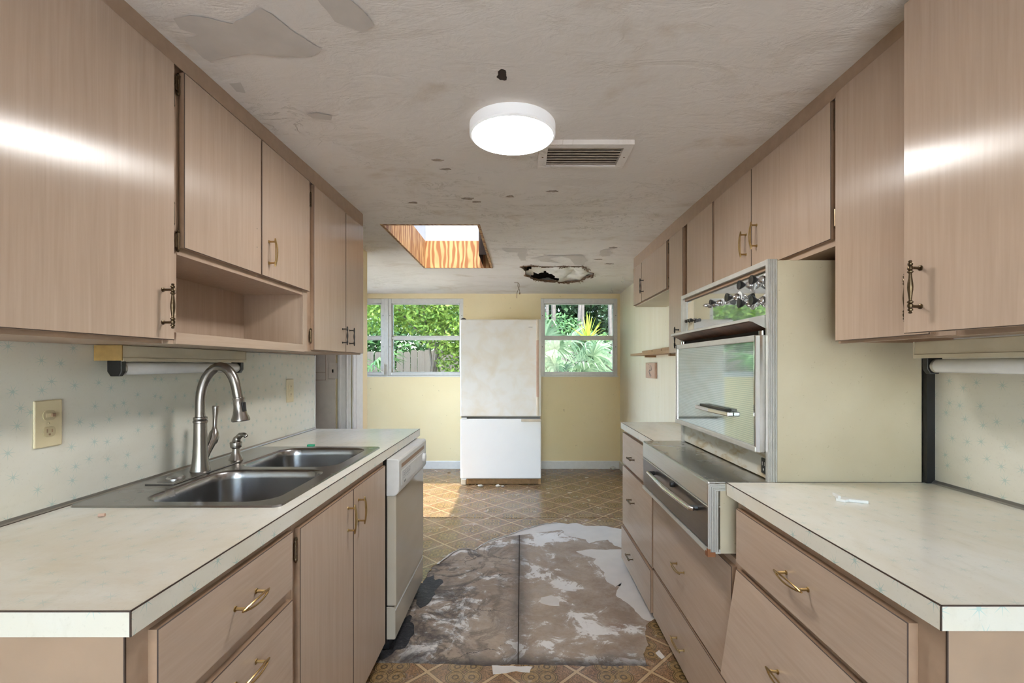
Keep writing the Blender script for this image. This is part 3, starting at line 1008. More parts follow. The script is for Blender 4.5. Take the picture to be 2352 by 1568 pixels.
# ---- skylight (window_3): plywood shaft, metal curb, glazing
sk = root('window_3', ((SKY[0] + SKY[1]) / 2, (SKY[2] + SKY[3]) / 2, 2.19), 'skylight with a bare plywood shaft in the ceiling', None, kind='structure')
x0, x1, y0, y1 = SKY
zb, zp, zt = 2.182, 2.43, 2.66
T = 0.018
for a in [(x0 - T, x0, y0 - T, y1 + T), (x1, x1 + T, y0 - T, y1 + T), (x0, x1, y1, y1 + T), (x0, x1, y0 - T, y0)]:
    MB().box(*a, zb, zp).build('plywood_panel', 'shaft_plywood', sk)
    MB().box(*a, zp, zt).build('curb_panel', 'curb_metal', sk)
MB().box(x0 - 0.03, x1 + 0.03, y0 - 0.03, y1 + 0.03, zt + 0.008, zt + 0.014).build('pane', 'pane_glass', sk)
fm = MB()
for a in [(x0 - 0.05, x0 + 0.012, y0 - 0.05, y1 + 0.05), (x1 - 0.012, x1 + 0.05, y0 - 0.05, y1 + 0.05), (x0, x1, y1 - 0.012, y1 + 0.05), (x0, x1, y0 - 0.05, y0 + 0.012)]:
    fm.box(*a, zt, zt + 0.03)
fm.build('frame', 'alu', sk)

# ---- walls
HT = 2.62
def wall(name, mat, *boxes, label=None):
    mb = MB()
    for b in boxes: mb.box(*b)
    return mb.build(name, mat, kind='structure', label=label)
wall('wall_left', 'white_paint', (XL - 0.12, XL, 0.5, 2.79, 0, HT), (XW, XL - 0.12, 0.5, 0.62, 0, HT), (XL - 0.12, XL, 2.79, 3.44, 2.06, HT))
wall('wall_left', 'yellow_paint', (XS - 0.1, XL, 3.44, 3.76, 0, HT), label='yellow return wall beyond the doorway')
wall('wall_hall', 'grey_wall', (-2.5, XL - 0.125, 3.432, 3.44, 0, 2.3), (-2.6, -2.5, 1.9, 3.44, 0, 2.3), (-2.5, XL - 0.12, 1.8, 1.9, 0, 2.3), (-2.5, XL - 0.121, 1.9, 3.43, 2.10, 2.14))
wall('wall_right', 'white_paint', (XR, XR + 0.12, 0.5, 3.05, 0, HT), (XR + 0.12, 2.9, 0.5, 0.62, 0, HT), (2.9, 3.0, YB - 0.1, 0.62, 0, HT))
wall('wall_right', 'cream_panel', (XR2, XR + 0.12, 3.05, YR + 0.1, 0, HT), label='pale cream panelled wall under the far cupboards')
# back wall of the room with its two window openings
WZ0, WZ1 = 1.155, 2.116
WL = (-2.10, -0.718)
WR = (0.243, 1.196)
wall('wall_back', 'yellow_paint',
     (XS - 0.1, XR + 0.12, YR, YR + 0.12, 0, WZ0), (XS - 0.1, XR + 0.12, YR, YR + 0.12, WZ1, HT),
     (XS - 0.1, WL[0], YR, YR + 0.12, WZ0, WZ1), (WL[1], WR[0], YR, YR + 0.12, WZ0, WZ1), (WR[1], XR + 0.12, YR, YR + 0.12, WZ0, WZ1))
# unseen far-left side and wall behind the viewer, with glass doors added for daylight
wall('wall_side', 'yellow_paint', (XS - 0.1, XS, 3.76, 3.84, 0, HT), (XS - 0.1, XS, 5.80, YR, 0, HT), (XS - 0.1, XS, 3.84, 5.80, 2.12, HT), (-3.0, XW, YB, 3.44, 0, HT))
wall('wall_front', 'white_paint', (XW - 0.1, -1.3, YB - 0.1, YB, 0, HT), (1.3, 3.0, YB - 0.1, YB, 0, HT), (-1.3, 1.3, YB - 0.1, YB, 2.10, HT))
def added_glass_door(name, x0, x1, y0, y1, z1, label):
    d = root(name, ((x0 + x1) / 2, (y0 + y1) / 2, 0), label, None, kind='structure')
    f = MB()
    if x1 - x0 > y1 - y0:
        for a, b in ((x0, x0 + 0.05), ((x0 + x1) / 2 - 0.03, (x0 + x1) / 2 + 0.03), (x1 - 0.05, x1)):
            f.box(a, b, y0, y1, 0, z1)
        f.box(x0, x1, y0, y1, z1 - 0.05, z1).box(x0, x1, y0, y1, 0, 0.04)
        f.build('frame', 'alu', d)
        ym = (y0 + y1) / 2
        MB().box(x0 + 0.05, x1 - 0.05, ym - 0.003, ym + 0.003, 0.04, z1 - 0.05).build('pane', 'pane_glass', d)
    else:
        for a, b in ((y0, y0 + 0.05), ((y0 + y1) / 2 - 0.03, (y0 + y1) / 2 + 0.03), (y1 - 0.05, y1)):
            f.box(x0, x1, a, b, 0, z1)
        f.box(x0, x1, y0, y1, z1 - 0.05, z1).box(x0, x1, y0, y1, 0, 0.04)
        f.build('frame', 'alu', d)
        xm = (x0 + x1) / 2
        MB().box(xm - 0.003, xm + 0.003, y0 + 0.05, y1 - 0.05, 0.04, z1 - 0.05).build('pane', 'pane_glass', d)
added_glass_door('door_1', XS - 0.08, XS - 0.02, 3.84, 5.80, 2.12, 'unseen sliding glass door added for daylight at far left')
added_glass_door('door_2', -1.3, 1.3, YB - 0.08, YB - 0.02, 2.10, 'unseen sliding glass door added for daylight behind the viewer')

# baseboards
MB().prism([(YR - 0.014, 0.005), (YR, 0.005), (YR, 0.103), (YR - 0.006, 0.103), (YR - 0.014, 0.094)], 'x', XS, XR2).build('baseboard_back', 'white_paint', kind='structure')
MB().prism([(XR2 - 0.014, 0.005), (XR2, 0.005), (XR2, 0.103), (XR2 - 0.006, 0.103), (XR2 - 0.014, 0.094)], 'y', 3.13, YR - 0.014).build('baseboard_right', 'white_paint', kind='structure')

# white casing round the end of the return wall
cs = root('trim_1', (-1.25, 3.45, 0), 'white moulded casing on the end of the return wall beyond the counter', None, kind='structure')
MB().box(-1.327, -1.232, 3.412, 3.432, 0, 2.06).build('casing_board', 'white_paint', cs, bevel=0.003)
MB().box(-1.318, -1.300, 3.404, 3.412, 0, 2.06).box(-1.262, -1.250, 3.402, 3.412, 0, 2.06).build('casing_bead', 'white_paint', cs, bevel=0.003)
MB().box(-1.225, -1.212, 3.42, 3.62, 0, 2.06).box(-1.212, -1.206, 3.47, 3.50, 0, 2.06).build('casing_board', 'white_paint', cs, bevel=0.003)

# windows in the back wall
def win(name, spans, label, cranks):
    d = root(name, ((spans[0][0] + spans[-1][1]) / 2, YR + 0.05, WZ0), label, None, kind='structure')
    ya, yb = YR + 0.012, YR + 0.075
    for (a, b) in spans:
        f = MB()
        t = 0.040
        f.box(a, a + t, ya, yb, WZ0, WZ1).box(b - t, b, ya, yb, WZ0, WZ1)
        f.box(a + t, b - t, ya, yb, WZ1 - 0.062, WZ1).box(a + t, b - t, ya, yb, WZ0, WZ0 + 0.042)
        f.build('window_frame', 'alu', d, bevel=0.003)
        zm = 1.629
        MB().box(a + t, b - t, ya + 0.012, yb - 0.01, zm - 0.018, zm + 0.018).box(a + t, b - t, ya + 0.006, ya + 0.012, zm - 0.004, zm + 0.006).build('meeting_rail', 'alu', d, bevel=0.002)
        for z0, z1 in ((WZ0 + 0.042, zm - 0.018), (zm + 0.018, WZ1 - 0.062)):
            s = MB()
            e = 0.014
            s.box(a + t, a + t + e, ya + 0.02, yb - 0.012, z0, z1).box(b - t - e, b - t, ya + 0.02, yb - 0.012, z0, z1)
            s.box(a + t, b - t, ya + 0.02, yb - 0.012, z1 - 0.010, z1).box(a + t, b - t, ya + 0.02, yb - 0.012, z0, z0 + 0.008)
            s.build('sash', 'alu', d)
            MB().box(a + t + e, b - t - e, YR + 0.046, YR + 0.050, z0 + 0.008, z1 - 0.010).build('pane', 'pane_glass', d)
        for zz in (WZ0 + 0.36, WZ0 + 0.75):
            for xx in (a + 0.02, b - 0.02):
                MB().lathe([(0.005, 0), (0.004, 0.002)], (xx, ya, zz), (0, -1, 0), 8).build('screw', 'dark_metal', d)
    for (cx_, sgn) in cranks:
        c = MB()
        c.box(cx_ - 0.016, cx_ + 0.016, ya - 0.022, ya, WZ0 + 0.02, WZ0 + 0.15)
        c.tube([(cx_, ya - 0.02, WZ0 + 0.055), (cx_ + sgn * 0.05, ya - 0.035, WZ0 + 0.085), (cx_ + sgn * 0.105, ya - 0.04, WZ0 + 0.13)], [0.009, 0.006, 0.006], 8)
        c.lathe([(0.002, 0), (0.009, 0.006), (0.009, 0.014), (0.002, 0.02)], (cx_ + sgn * 0.105, ya - 0.05, WZ0 + 0.13), (0, -1, 0.2), 10)
        c.build('crank_handle', 'alu', d)
    # sill and head reveal liner
    MB().box(spans[0][0] - 0.01, spans[-1][1] + 0.01, YR - 0.008, YR + 0.012, WZ0 - 0.012, WZ0).build('window_sill', 'white_paint', d)
win('window_1', [(-2.10, -1.698), (-1.652, -0.718)], 'left aluminium window with a fixed mullion and green garden behind', [(-1.715, -1)])
wall('trim_2', 'alu', (-1.698, -1.652, YR + 0.008, YR + 0.08, WZ0, WZ1), label='aluminium mullion between the two left window lights')
win('window_2', [(0.243, 1.196)], 'right aluminium window looking out on fan palms', [(1.155, -1)])

# small fittings on the hall wall
fp = root('fuse_panel', (-1.46, 3.43, 1.18), 'flush grey fuse box cover on the hall wall', 'fuse box')
MB().box(-1.53, -1.415, 3.426, 3.432, 1.18, 1.37).build('cover', 'grey_wall', fp)
MB().box(-1.53, -1.420, 3.4245, 3.426, 1.235, 1.2375).box(-1.418, -1.4155, 3.4245, 3.426, 1.18, 1.37).box(-1.53, -1.415, 3.4245, 3.426, 1.18, 1.183).build('door_outline', 'lam_edge', fp)
sw = root('light_switch', (-1.36, 3.43, 1.18), 'grey painted light switch on the hall wall beside the white casing', 'switch')
MB().box(-1.398, -1.330, 3.425, 3.432, 1.19, 1.305).build('plate', 'grey_wall', sw, bevel=0.002)
MB().box(-1.368, -1.360, 3.416, 3.425, 1.235, 1.258).build('toggle', 'dark_metal', sw)

# ================================================================== LEFT UPPER CUPBOARDS
FXL, DXL = -0.948, -0.930          # face frame and door faces
def unit_body(parent, xw, xf, y0, y1, z0, z1, name='carcass'):
    return MB().box(xw, xf, y0, y1, z0, z1).build(name, ['frame_wood'], parent)

u1 = root('wall_cupboard', (-1.08, 0.97, 1.347), 'large pink-beige laminate wall cupboard nearest the viewer at left', 'cupboard', 'left wall cupboards')
unit_body(u1, XL + 0.001, FXL, 0.66, 1.285, 1.347, 2.12)
bx('face_frame', 'lam_v', u1, FXL, FXL + 0.003, 1.245, 1.2845, 1.347, 2.10)
d = panel_front('door', u1, FXL + 0.0032, DXL, 0.67, 1.268, 1.357, 2.10, 'lam_v')
pull_turned(d, (DXL, 1.226, 1.443), (0, 0, 1), (1, 0, 0), 0.118)
for z in (1.70, 2.02):
    hinge(d, FXL + 0.008, 1.276, z, 1)

u2 = root('wall_cupboard', (-1.08, 1.69, 1.347), 'two-door laminate wall cupboard with an open shelf niche above the sink', 'cupboard', 'left wall cupboards')
unit_body(u2, XL + 0.001, FXL, 1.2852, 2.085, 1.600, 2.12)
MB().box(XL + 0.001, -1.205, 1.2852, 2.085, 1.379, 1.600).build('back_panel', 'lam_v', u2)
MB().box(-1.205, FXL - 0.001, 2.052, 2.085, 1.350, 1.600).build('side_panel', 'lam_v', u2)
MB().box(-1.205, FXL - 0.001, 1.2852, 1.300, 1.379, 1.600).build('side_panel', 'lam_v', u2)
MB().box(-1.205, FXL + 0.0005, 1.300, 2.052, 1.594, 1.600).build('niche_top', 'lam_v', u2)
MB().box(XL + 0.001, -0.938, 1.2852, 2.048, 1.3475, 1.379).build('shelf', 'lam_h', u2, bevel=0.001)
MB().box(FXL - 0.001, FXL + 0.003, 2.046, 2.085, 1.350, 2.10).build('stile', 'lam_v', u2)
d = panel_front('door', u2, FXL + 0.0034, DXL, 1.305, 1.690, 1.613, 2.098, 'lam_v')
for z in (1.63, 2.06):
    hinge(d, FXL + 0.006, 1.297, z, 1, 0.045)
for z in (1.705, 1.77):
    MB().lathe([(0.0016, 0), (0.0016, 0.0006)], (DXL, 1.664, z), (1, 0, 0), 8).build('screw_hole', 'black', d)
d = panel_front('door', u2, FXL + 0.0034, DXL, 1.696, 2.078, 1.613, 2.098, 'lam_v')
pull_arc(d, (DXL, 1.742, 1.705), (0, 0, 1), (1, 0, 0), 0.098)

u3 = root('wall_cupboard', (-1.08, 2.44, 1.347), 'two-door laminate wall cupboard at the far end of the left counter', 'cupboard', 'left wall cupboards')
unit_body(u3, XL + 0.001, FXL, 2.0852, 2.787, 1.350, 2.12)
d = panel_front('door', u3, FXL + 0.001, DXL, 2.122, 2.505, 1.358, 2.10, 'lam_v')
pull_turned(d, (DXL, 2.458, 1.442), (0, 0, 1), (1, 0, 0), 0.098, mat='dark_metal', th=0.85)
for z in (1.42, 2.03):
    hinge(d, FXL + 0.006, 2.114, z, 1)
d = panel_front('door', u3, FXL + 0.001, DXL, 2.510, 2.785, 1.358, 2.10, 'lam_v')
pull_turned(d, (DXL, 2.560, 1.442), (0, 0, 1), (1, 0, 0), 0.098, mat='dark_metal', th=0.85)

def valance(name, xw, xf, y0, y1, label):
    mb = MB()
    n = 24
    ys = [y0 + (y1 - y0) * i / n for i in range(n + 1)]
    vs, fs = [], []
    for y in ys:
        t = cz(xf, y) + 0.002
        vs += [(xw, y, 2.1205), (xf, y, 2.1005), (xf, y, t), (xw, y, t)]
    for i in range(n):
        for k in range(4):
            j = (k + 1) % 4
            fs.append((i * 4 + k, i * 4 + j, i * 4 + 4 + j, i * 4 + 4 + k))
    fs += [(0, 1, 2, 3), (n * 4, n * 4 + 3, n * 4 + 2, n * 4 + 1)]
    mb.add(vs, fs)
    s = 1 if xf < 0 else -1
    return mb.build(name, 'frame_wood', kind='structure', label=label)
valance('trim_3', FXL - 0.012, DXL - 0.003, 0.62, 2.787, 'brown filler board between the left cupboards and the ceiling')

# ================================================================== LEFT BASE RUN
FBL, DBL = -0.616, -0.600
b1 = root('base_cabinet', (-0.92, 1.0, 0.0), 'pink-beige drawer base cabinet at the near end of the left counter', 'cabinet', 'left base cabinets')
MB().box(-1.222, FBL, 0.735, 1.262, 0.06, 0.8738).box(-1.222, FBL - 0.05, 0.735, 1.262, 0, 0.06).build('carcass', 'frame_wood', b1)
MB().box(-1.222, FBL - 0.001, 0.7335, 0.735, 0.02, 0.8738).build('end_panel', 'cab_side', b1)
MB().box(FBL - 0.0015, FBL + 0.0006, 0.733, 0.736, 0.02, 0.8735).build('corner_strip', 'seam', b1)
for z0, z1 in ((0.704, 0.853), (0.385, 0.674), (0.07, 0.355)):
    d = panel_front('drawer_front', b1, FBL, DBL, 0.780, 1.242, z0, z1, 'lam_h')
    zz = (z0 + z1) / 2 + (0.0 if z1 > 0.8 else 0.09)
    pull_arc(d, (DBL, 1.03, zz), (0, 1, 0), (1, 0, 0), 0.098)

b2 = root('base_cabinet', (-0.92, 1.68, 0.0), 'two-door pink-beige base cabinet under the sink', 'cabinet', 'left base cabinets')
MB().box(-1.222, FBL, 1.2625, 2.105, 0.06, 0.70).box(FBL - 0.03, FBL, 1.2625, 2.105, 0.70, 0.8738).box(-1.222, FBL - 0.05, 1.2625, 2.105, 0, 0.06).build('carcass', 'frame_wood', b2)
d = panel_front('door', b2, FBL, DBL, 1.284, 1.688, 0.063, 0.846, 'lam_v')
pull_arc(d, (DBL, 1.638, 0.755), (0, 0, 1), (1, 0, 0), 0.096)
for z in (0.79, 0.14):
    hinge(d, FBL + 0.007, 1.276, z, 1)
d = panel_front('door', b2, FBL, DBL, 1.692, 2.087, 0.063, 0.846, 'lam_v')
pull_arc(d, (DBL, 1.742, 0.755), (0, 0, 1), (1, 0, 0), 0.096)

bx('end_panel', 'lam_v', None, -1.222, -0.618, 2.742, 2.766, 0.0, 0.8738, label='plain laminate end panel closing the left counter past the dishwasher', cat='panel')

# dishwasher
dw = root('dishwasher', (-0.90, 2.42, 0.0), 'built-in dishwasher, reflected tan painted into its door, with a white control console under the left counter', 'dishwasher')
DY0, DY1 = 2.125, 2.722
MB().box(-1.19, -0.606, DY0 + 0.004, DY1 - 0.004, 0.03, 0.868).build('tub_body', 'dark_metal', dw)
MB().box(-0.606, -0.563, DY0, DY1, 0.205, 0.712).build('door', 'dw_door', dw, bevel=0.006)
MB().prism([(-0.606, 0.70), (-0.570, 0.70), (-0.554, 0.712), (-0.548, 0.725), (-0.548, 0.856), (-0.554, 0.866), (-0.606, 0.868)], 'y', DY0 - 0.004, DY1 + 0.002).build('console', 'dw_grey', dw, bevel=0.004)
MB().box(-0.550, -0.5465, DY0 + 0.04, DY1 - 0.03, 0.738, 0.806).build('control_panel', 'dw_panel', dw, bevel=0.001)
MB().box(-0.549, -0.5472, DY0 + 0.04, DY1 - 0.06, 0.820, 0.838).build('vent_slot', 'lam_edge', dw)
MB().lathe([(0.026, 0), (0.024, 0.010), (0.020, 0.014), (0.010, 0.015)], (-0.5465, DY1 - 0.085, 0.775), (1, 0, 0), 20).build('dial_knob', 'dw_panel', dw)
lb = MB()
for a in [(DY0 + 0.07, DY0 + 0.20, 0.7745, 0.7755), (DY0 + 0.07, DY0 + 0.20, 0.795, 0.796), (DY0 + 0.07, DY0 + 0.071, 0.757, 0.796), (DY0 + 0.199, DY0 + 0.20, 0.7745, 0.796)]:
    lb.box(-0.5466, -0.5461, *a)
for i in range(4):
    lb.box(-0.5466, -0.5461, DY0 + 0.075 + 0.03 * i, DY0 + 0.095 + 0.03 * i, 0.779 - 0.0, 0.781)
    lb.box(-0.5466, -0.5461, DY0 + 0.075 + 0.03 * i, DY0 + 0.092 + 0.03 * i, 0.786, 0.788)
    lb.box(-0.5466, -0.5461, DY0 + 0.075 + 0.03 * i, DY0 + 0.09 + 0.03 * i, 0.765, 0.767)
lb.build('printed_label', 'ink', dw)
MB().box(-0.5466, -0.5458, DY0 + 0.075, DY0 + 0.115, 0.743, 0.753).build('badge', 'badge', dw)
MB().prism([(-0.606, 0.055), (-0.570, 0.055), (-0.566, 0.06), (-0.566, 0.19), (-0.572, 0.20), (-0.606, 0.20)], 'y', DY0, DY1).build('kick_panel', 'dw_door', dw, bevel=0.002)
MB().box(-0.566, -0.5645, DY0 + 0.002, DY1 - 0.002, 0.185, 0.193).build('kick_trim', 'dw_panel', dw)
MB().box(-0.64, -0.60, DY0 + 0.02, DY1 - 0.02, 0.0, 0.055).build('base_rail', 'black', dw)

# left worktop (with the sink cut-out) and its edge bands
CT, CB = 0.914, 0.874
SX0, SX1, SY0, SY1 = -1.198, -0.640, 1.2476, 2.150
wt = root('worktop', (-0.91, 1.75, CB), 'long cream laminate worktop with starburst print holding the sink', 'worktop')
cx0, cx1, cy0, cy1 = SX0 + 0.03, SX1 - 0.03, SY0 + 0.02, SY1 - 0.02
MB().box(-1.222, -0.5985, 0.7235, cy0, CB, CT).box(-1.222, -0.5985, cy1, 2.79, CB, CT).box(-1.222, cx0, cy0, cy1, CB, CT).box(cx1, -0.5985, cy0, cy1, CB, CT).build('slab', 'star_top', wt)
MB().box(-0.5985, -0.597, 0.722, 2.79, CB, CT - 0.0016).build('edge_band', 'star_edge', wt)
MB().box(-1.222, -0.5985, 0.722, 0.7235, CB, CT - 0.0016).build('edge_band', 'star_end', wt)
MB().box(-1.222, -0.597, 0.7215, 0.7238, CT - 0.0018, CT + 0.0002).box(-0.5990, -0.5966, 0.722, 2.79, CT - 0.0018, CT + 0.0002).box(-0.5986, -0.5966, 0.7216, 0.7236, CB, CT).build('seam_line', 'seam', wt)
bs = root('backsplash', (-1.22, 1.7, CT), 'cream starburst laminate backsplash behind the sink', 'backsplash')
MB().box(-1.2249, -1.219, 0.60, 2.79, CT, 1.3468).build('sheet', 'star_wall', bs)
MB().box(-1.2249, -1.2165, 2.786, 2.796, CT, 1.347).build('edge_strip', 'white_paint', bs)
MB().prism([(-1.219, CT + 0.0003), (-1.209, CT + 0.0003), (-1.2105, CT + 0.005), (-1.217, CT + 0.010), (-1.219, CT + 0.010)], 'y', 0.724, 2.79).build('cove_strip', 'steel', bs)
MB().box(-1.2095, -1.2065, 0.724, 2.79, CT + 0.0002, CT + 0.0012).build('dark_line', 'seam', bs)  # thin dark line along the foot of the cove strip

# ---- sink
def rrect(x0, x1, y0, y1, r, n=6):
    out = []
    for (cx_, cy_, a0) in ((x1 - r, y0 + r, -90), (x1 - r, y1 - r, 0), (x0 + r, y1 - r, 90), (x0 + r, y0 + r, 180)):
        for i in range(n + 1):
            t = R(a0 + 90 * i / n)
            out.append((cx_ + r * math.cos(t), cy_ + r * math.sin(t)))
    return out
sn = root('kitchen_sink', ((SX0 + SX1) / 2, (SY0 + SY1) / 2, 0.74), 'double-bowl stainless steel drop-in sink', 'sink')
BAS = [(-1.055, -0.680, 1.282, 1.680), (-1.055, -0.680, 1.722, 2.112)]
zr = CT + 0.005
outer = rrect(SX0, SX1, SY0, SY1, 0.02)
bowl = [rrect(*b, 0.075, 8) for b in BAS]
sv, se = [], []
for lp_ in [outer] + bowl:
    b = len(sv)
    sv.extend(Vector(p) for p in lp_)
    se.extend((b + i, b + (i + 1) % len(lp_)) for i in range(len(lp_)))
o1, o2, o3, *_ = delaunay_2d_cdt(sv, se, [], 1, 1e-6)
fs = []
for f in o3:
    c = tuple(sum((o1[i] for i in f), Vector((0, 0))) / len(f))
    if pip(c, outer) and not any(pip(c, b) for b in bowl): fs.append(tuple(f))
rm = MB()
rm.add([(p.x, p.y, zr) for p in o1], fs)
no = len(outer)
out2 = rrect(SX0 - 0.003, SX1 + 0.003, SY0 - 0.003, SY1 + 0.003, 0.022)
rm.add([(*p, zr) for p in outer] + [(*p, CT + 0.0003) for p in out2], [(i, (i + 1) % no, no + (i + 1) % no, no + i) for i in range(no)], 0, True)
rm.build('rim', 'sink_steel', sn)
for (bx0, bx1, by0, by1) in BAS:
    prof = [(0.0, 0.0), (0.004, -0.0015), (0.008, -0.008), (0.010, -0.03), (0.014, -0.13), (0.022, -0.155), (0.045, -0.172), (0.09, -0.177)]
    rings = [[(*p, zr + dz) for p in rrect(bx0 + ins, bx1 - ins, by0 + ins, by1 - ins, max(0.02, 0.075 - ins * 0.3), 8)] for ins, dz in prof]
    nb = len(rings[0])
    bw = MB()
    bw.add([q for r_ in rings for q in r_], [(i * nb + k, i * nb + (k + 1) % nb, (i + 1) * nb + (k + 1) % nb, (i + 1) * nb + k) for i in range(len(rings) - 1) for k in range(nb)] + [tuple((len(rings) - 1) * nb + k for k in range(nb))], 0, True)
    bo = bw.build('bowl', 'sink_steel', sn, sharp=50)
    MB().lathe([(0.044, 0.0005), (0.042, 0.003), (0.034, 0.002), (0.030, -0.002), (0.004, -0.002)], ((bx0 + bx1) / 2, (by0 + by1) / 2, zr - 0.177), n=24).build('drain', 'chrome', bo)
# raised faucet ledge with stamped grooves
MB().box(-1.165, -1.074, 1.46, 1.815, zr, zr + 0.0042).build('ledge_plate', 'sink_steel', sn, bevel=0.003)
MB().lathe([(0.026, 0), (0.026, 0.003), (0.022, 0.007), (0.010, 0.009), (0.002, 0.009)], (-1.118, 1.528, zr + 0.0042), n=24).build('hole_cover', 'steel', sn)

fc = root('faucet', (-1.115, 1.642, zr + 0.0045), 'brushed nickel pull-down gooseneck faucet behind the sink', 'faucet')
fx, fy, fz = -1.115, 1.642, zr + 0.0045
MB().lathe([(0.031, 0), (0.030, 0.004), (0.0265, 0.022), (0.0235, 0.05), (0.0215, 0.09), (0.0205, 0.13), (0.020, 0.165), (0.0225, 0.167), (0.0225, 0.173), (0.0200, 0.175), (0.0215, 0.179), (0.0215, 0.185), (0.0175, 0.187)], (fx, fy, fz), n=28).build('body', 'nickel', fc, sharp=30)
path = [(0, 1.09), (0, 1.15), (0.003, 1.19), (0.012, 1.225), (0.028, 1.256), (0.050, 1.277), (0.073, 1.284), (0.096, 1.275), (0.114, 1.253), (0.127, 1.22), (0.134, 1.185), (0.137, 1.172)]
# refine with Catmull-Rom
def cr(pts, k=4):
    out = []
    P = [Vector(p) for p in pts]
    for i in range(len(P) - 1):
        a, b, c, d_ = P[max(i - 1, 0)], P[i], P[i + 1], P[min(i + 2, len(P) - 1)]
        for j in range(k):
            t = j / k
            out.append(0.5 * ((2 * b) + (c - a) * t + (2 * a - 5 * b + 4 * c - d_) * t * t + (3 * b - a - 3 * c + d_) * t ** 3))
    out.append(P[-1])
    return out
MB().tube(cr([(fx + s_, fy - 0.05 * s_, z_) for s_, z_ in path]), 0.0158, 20).build('gooseneck', 'nickel', fc)
hd = Vector((0.10, -0.005, -1)).normalized()
ho = Vector((fx + 0.137, fy - 0.0068, 1.174))
ph = MB().lathe([(0.0155, -0.004), (0.0195, -0.002), (0.0195, 0.002), (0.018, 0.005), (0.0182, 0.028), (0.022, 0.052), (0.0285, 0.070), (0.029, 0.076), (0.026, 0.079), (0.008, 0.077)], ho, hd, 28).build('spray_head', 'nickel', fc)
pb = ho + hd * 0.030 + Vector((0.0185, -0.006, 0.002))
bt = MB().box(-0.004, 0.004, -0.007, 0.007, -0.016, 0.016)
bt.xf(pb, Vector((1, -0.25, 0.1)), Vector((0.25, 1, 0)), -hd)
bt.build('spray_button', 'black', ph, bevel=0.002)
hp = [(0.006, 0.945, 0.010), (0.030, 0.985, 0.0125), (0.052, 1.012, 0.0150), (0.057, 1.016, 0.0172), (0.064, 1.030, 0.0178), (0.068, 1.046, 0.0150), (0.070, 1.056, 0.010), (0.071, 1.068, 0.0072), (0.073, 1.10, 0.0080), (0.076, 1.132, 0.0112), (0.0765, 1.137, 0.0122), (0.077, 1.142, 0.0105)]
MB().tube([(fx + 0.004, fy + s_, z_) for s_, z_, r_ in hp], [r_ for *_, r_ in hp], 16).build('lever', 'nickel', fc)

sd = root('soap_dispenser', (-1.118, 1.852, zr), 'small brushed nickel soap dispenser beside the faucet', 'soap dispenser')
MB().lathe([(0.026, 0), (0.025, 0.003), (0.018, 0.018), (0.0135, 0.034), (0.013, 0.044), (0.020, 0.050), (0.022, 0.066), (0.020, 0.070), (0.008, 0.074)], (-1.118, 1.852, zr), n=22).build('base', 'nickel', sd)
MB().tube(cr([(-1.118, 1.852, zr + 0.070), (-1.113, 1.852, zr + 0.082), (-1.099, 1.850, zr + 0.096), (-1.083, 1.848, zr + 0.098), (-1.075, 1.847, zr + 0.091)]), [0.014] * 5 + [0.011] * 4 + [0.009] * 4 + [0.008] * 3 + [0.0075], 12).build('nozzle', 'nickel', sd)

bx('scouring_pad', 'green_scrub', None, -0.985, -0.955, 2.17, 2.19, CT + 0.0004, CT + 0.010, label='tiny green scouring pad scrap behind the far sink bowl', cat='scouring pad', bevel=0.002)
MB().tube([(-1.045, 1.168, CT + 0.0045), (-1.032, 1.172, CT + 0.0045)], 0.0042, 8).build('chalk_stub', 'plaque_wood', label='small pinkish stub lying on the left worktop before the sink', cat='debris')

# outlets on the left backsplash
def wall_outlet(y, z, label, combo):
    o = root('wall_outlet', (-1.219, y, z - 0.06), label, 'outlet', 'ivory outlets on the left backsplash')
    MB().box(-1.219, -1.2135, y - 0.036, y + 0.036, z - 0.060, z + 0.060).build('cover_plate', 'ivory', o, bevel=0.003)
    for s_ in (-1, 1):
        zc_ = z + s_ * 0.021
        pts = [(y + 0.0165 * math.cos(t), zc_ + max(-0.0125, min(0.0125, 0.0165 * math.sin(t)))) for t in [2 * math.pi * i / 24 for i in range(24)]]
        f_ = MB().prism(pts, 'x', -1.2138, -1.2115).build('receptacle', 'ivory_dark' if combo else 'ivory', o)
        if combo and s_ > 0:
            MB().box(-1.2115, -1.2105, y - 0.010, y + 0.012, zc_ - 0.005, zc_ + 0.005).build('switch_slot', 'ivory', f_)
            MB().box(-1.2105, -1.206, y + 0.003, y + 0.011, zc_ - 0.004, zc_ + 0.004).build('switch_toggle', 'lam_edge', f_)
        else:
            sl = MB()
            sl.box(-1.2116, -1.2109, y - 0.0075, y - 0.005, zc_ - 0.002, zc_ + 0.007).box(-1.2116, -1.2109, y + 0.005, y + 0.0075, zc_ - 0.002, zc_ + 0.006)
            sl.lathe([(0.0026, 0), (0.0026, 0.0007)], (-1.2116, y, zc_ - 0.007), (1, 0, 0), 8)
            sl.build('slots', 'lam_edge', f_)
    MB().lathe([(0.003, 0), (0.002, 0.0012)], (-1.2135, y, z), (1, 0, 0), 10).build('screw', 'ivory_dark', o)
wall_outlet(1.214, 1.140, 'ivory combination switch and outlet plate nearest the viewer on the backsplash', True)
wall_outlet(2.486, 1.155, 'ivory outlet plate at the far end of the left backsplash', False)

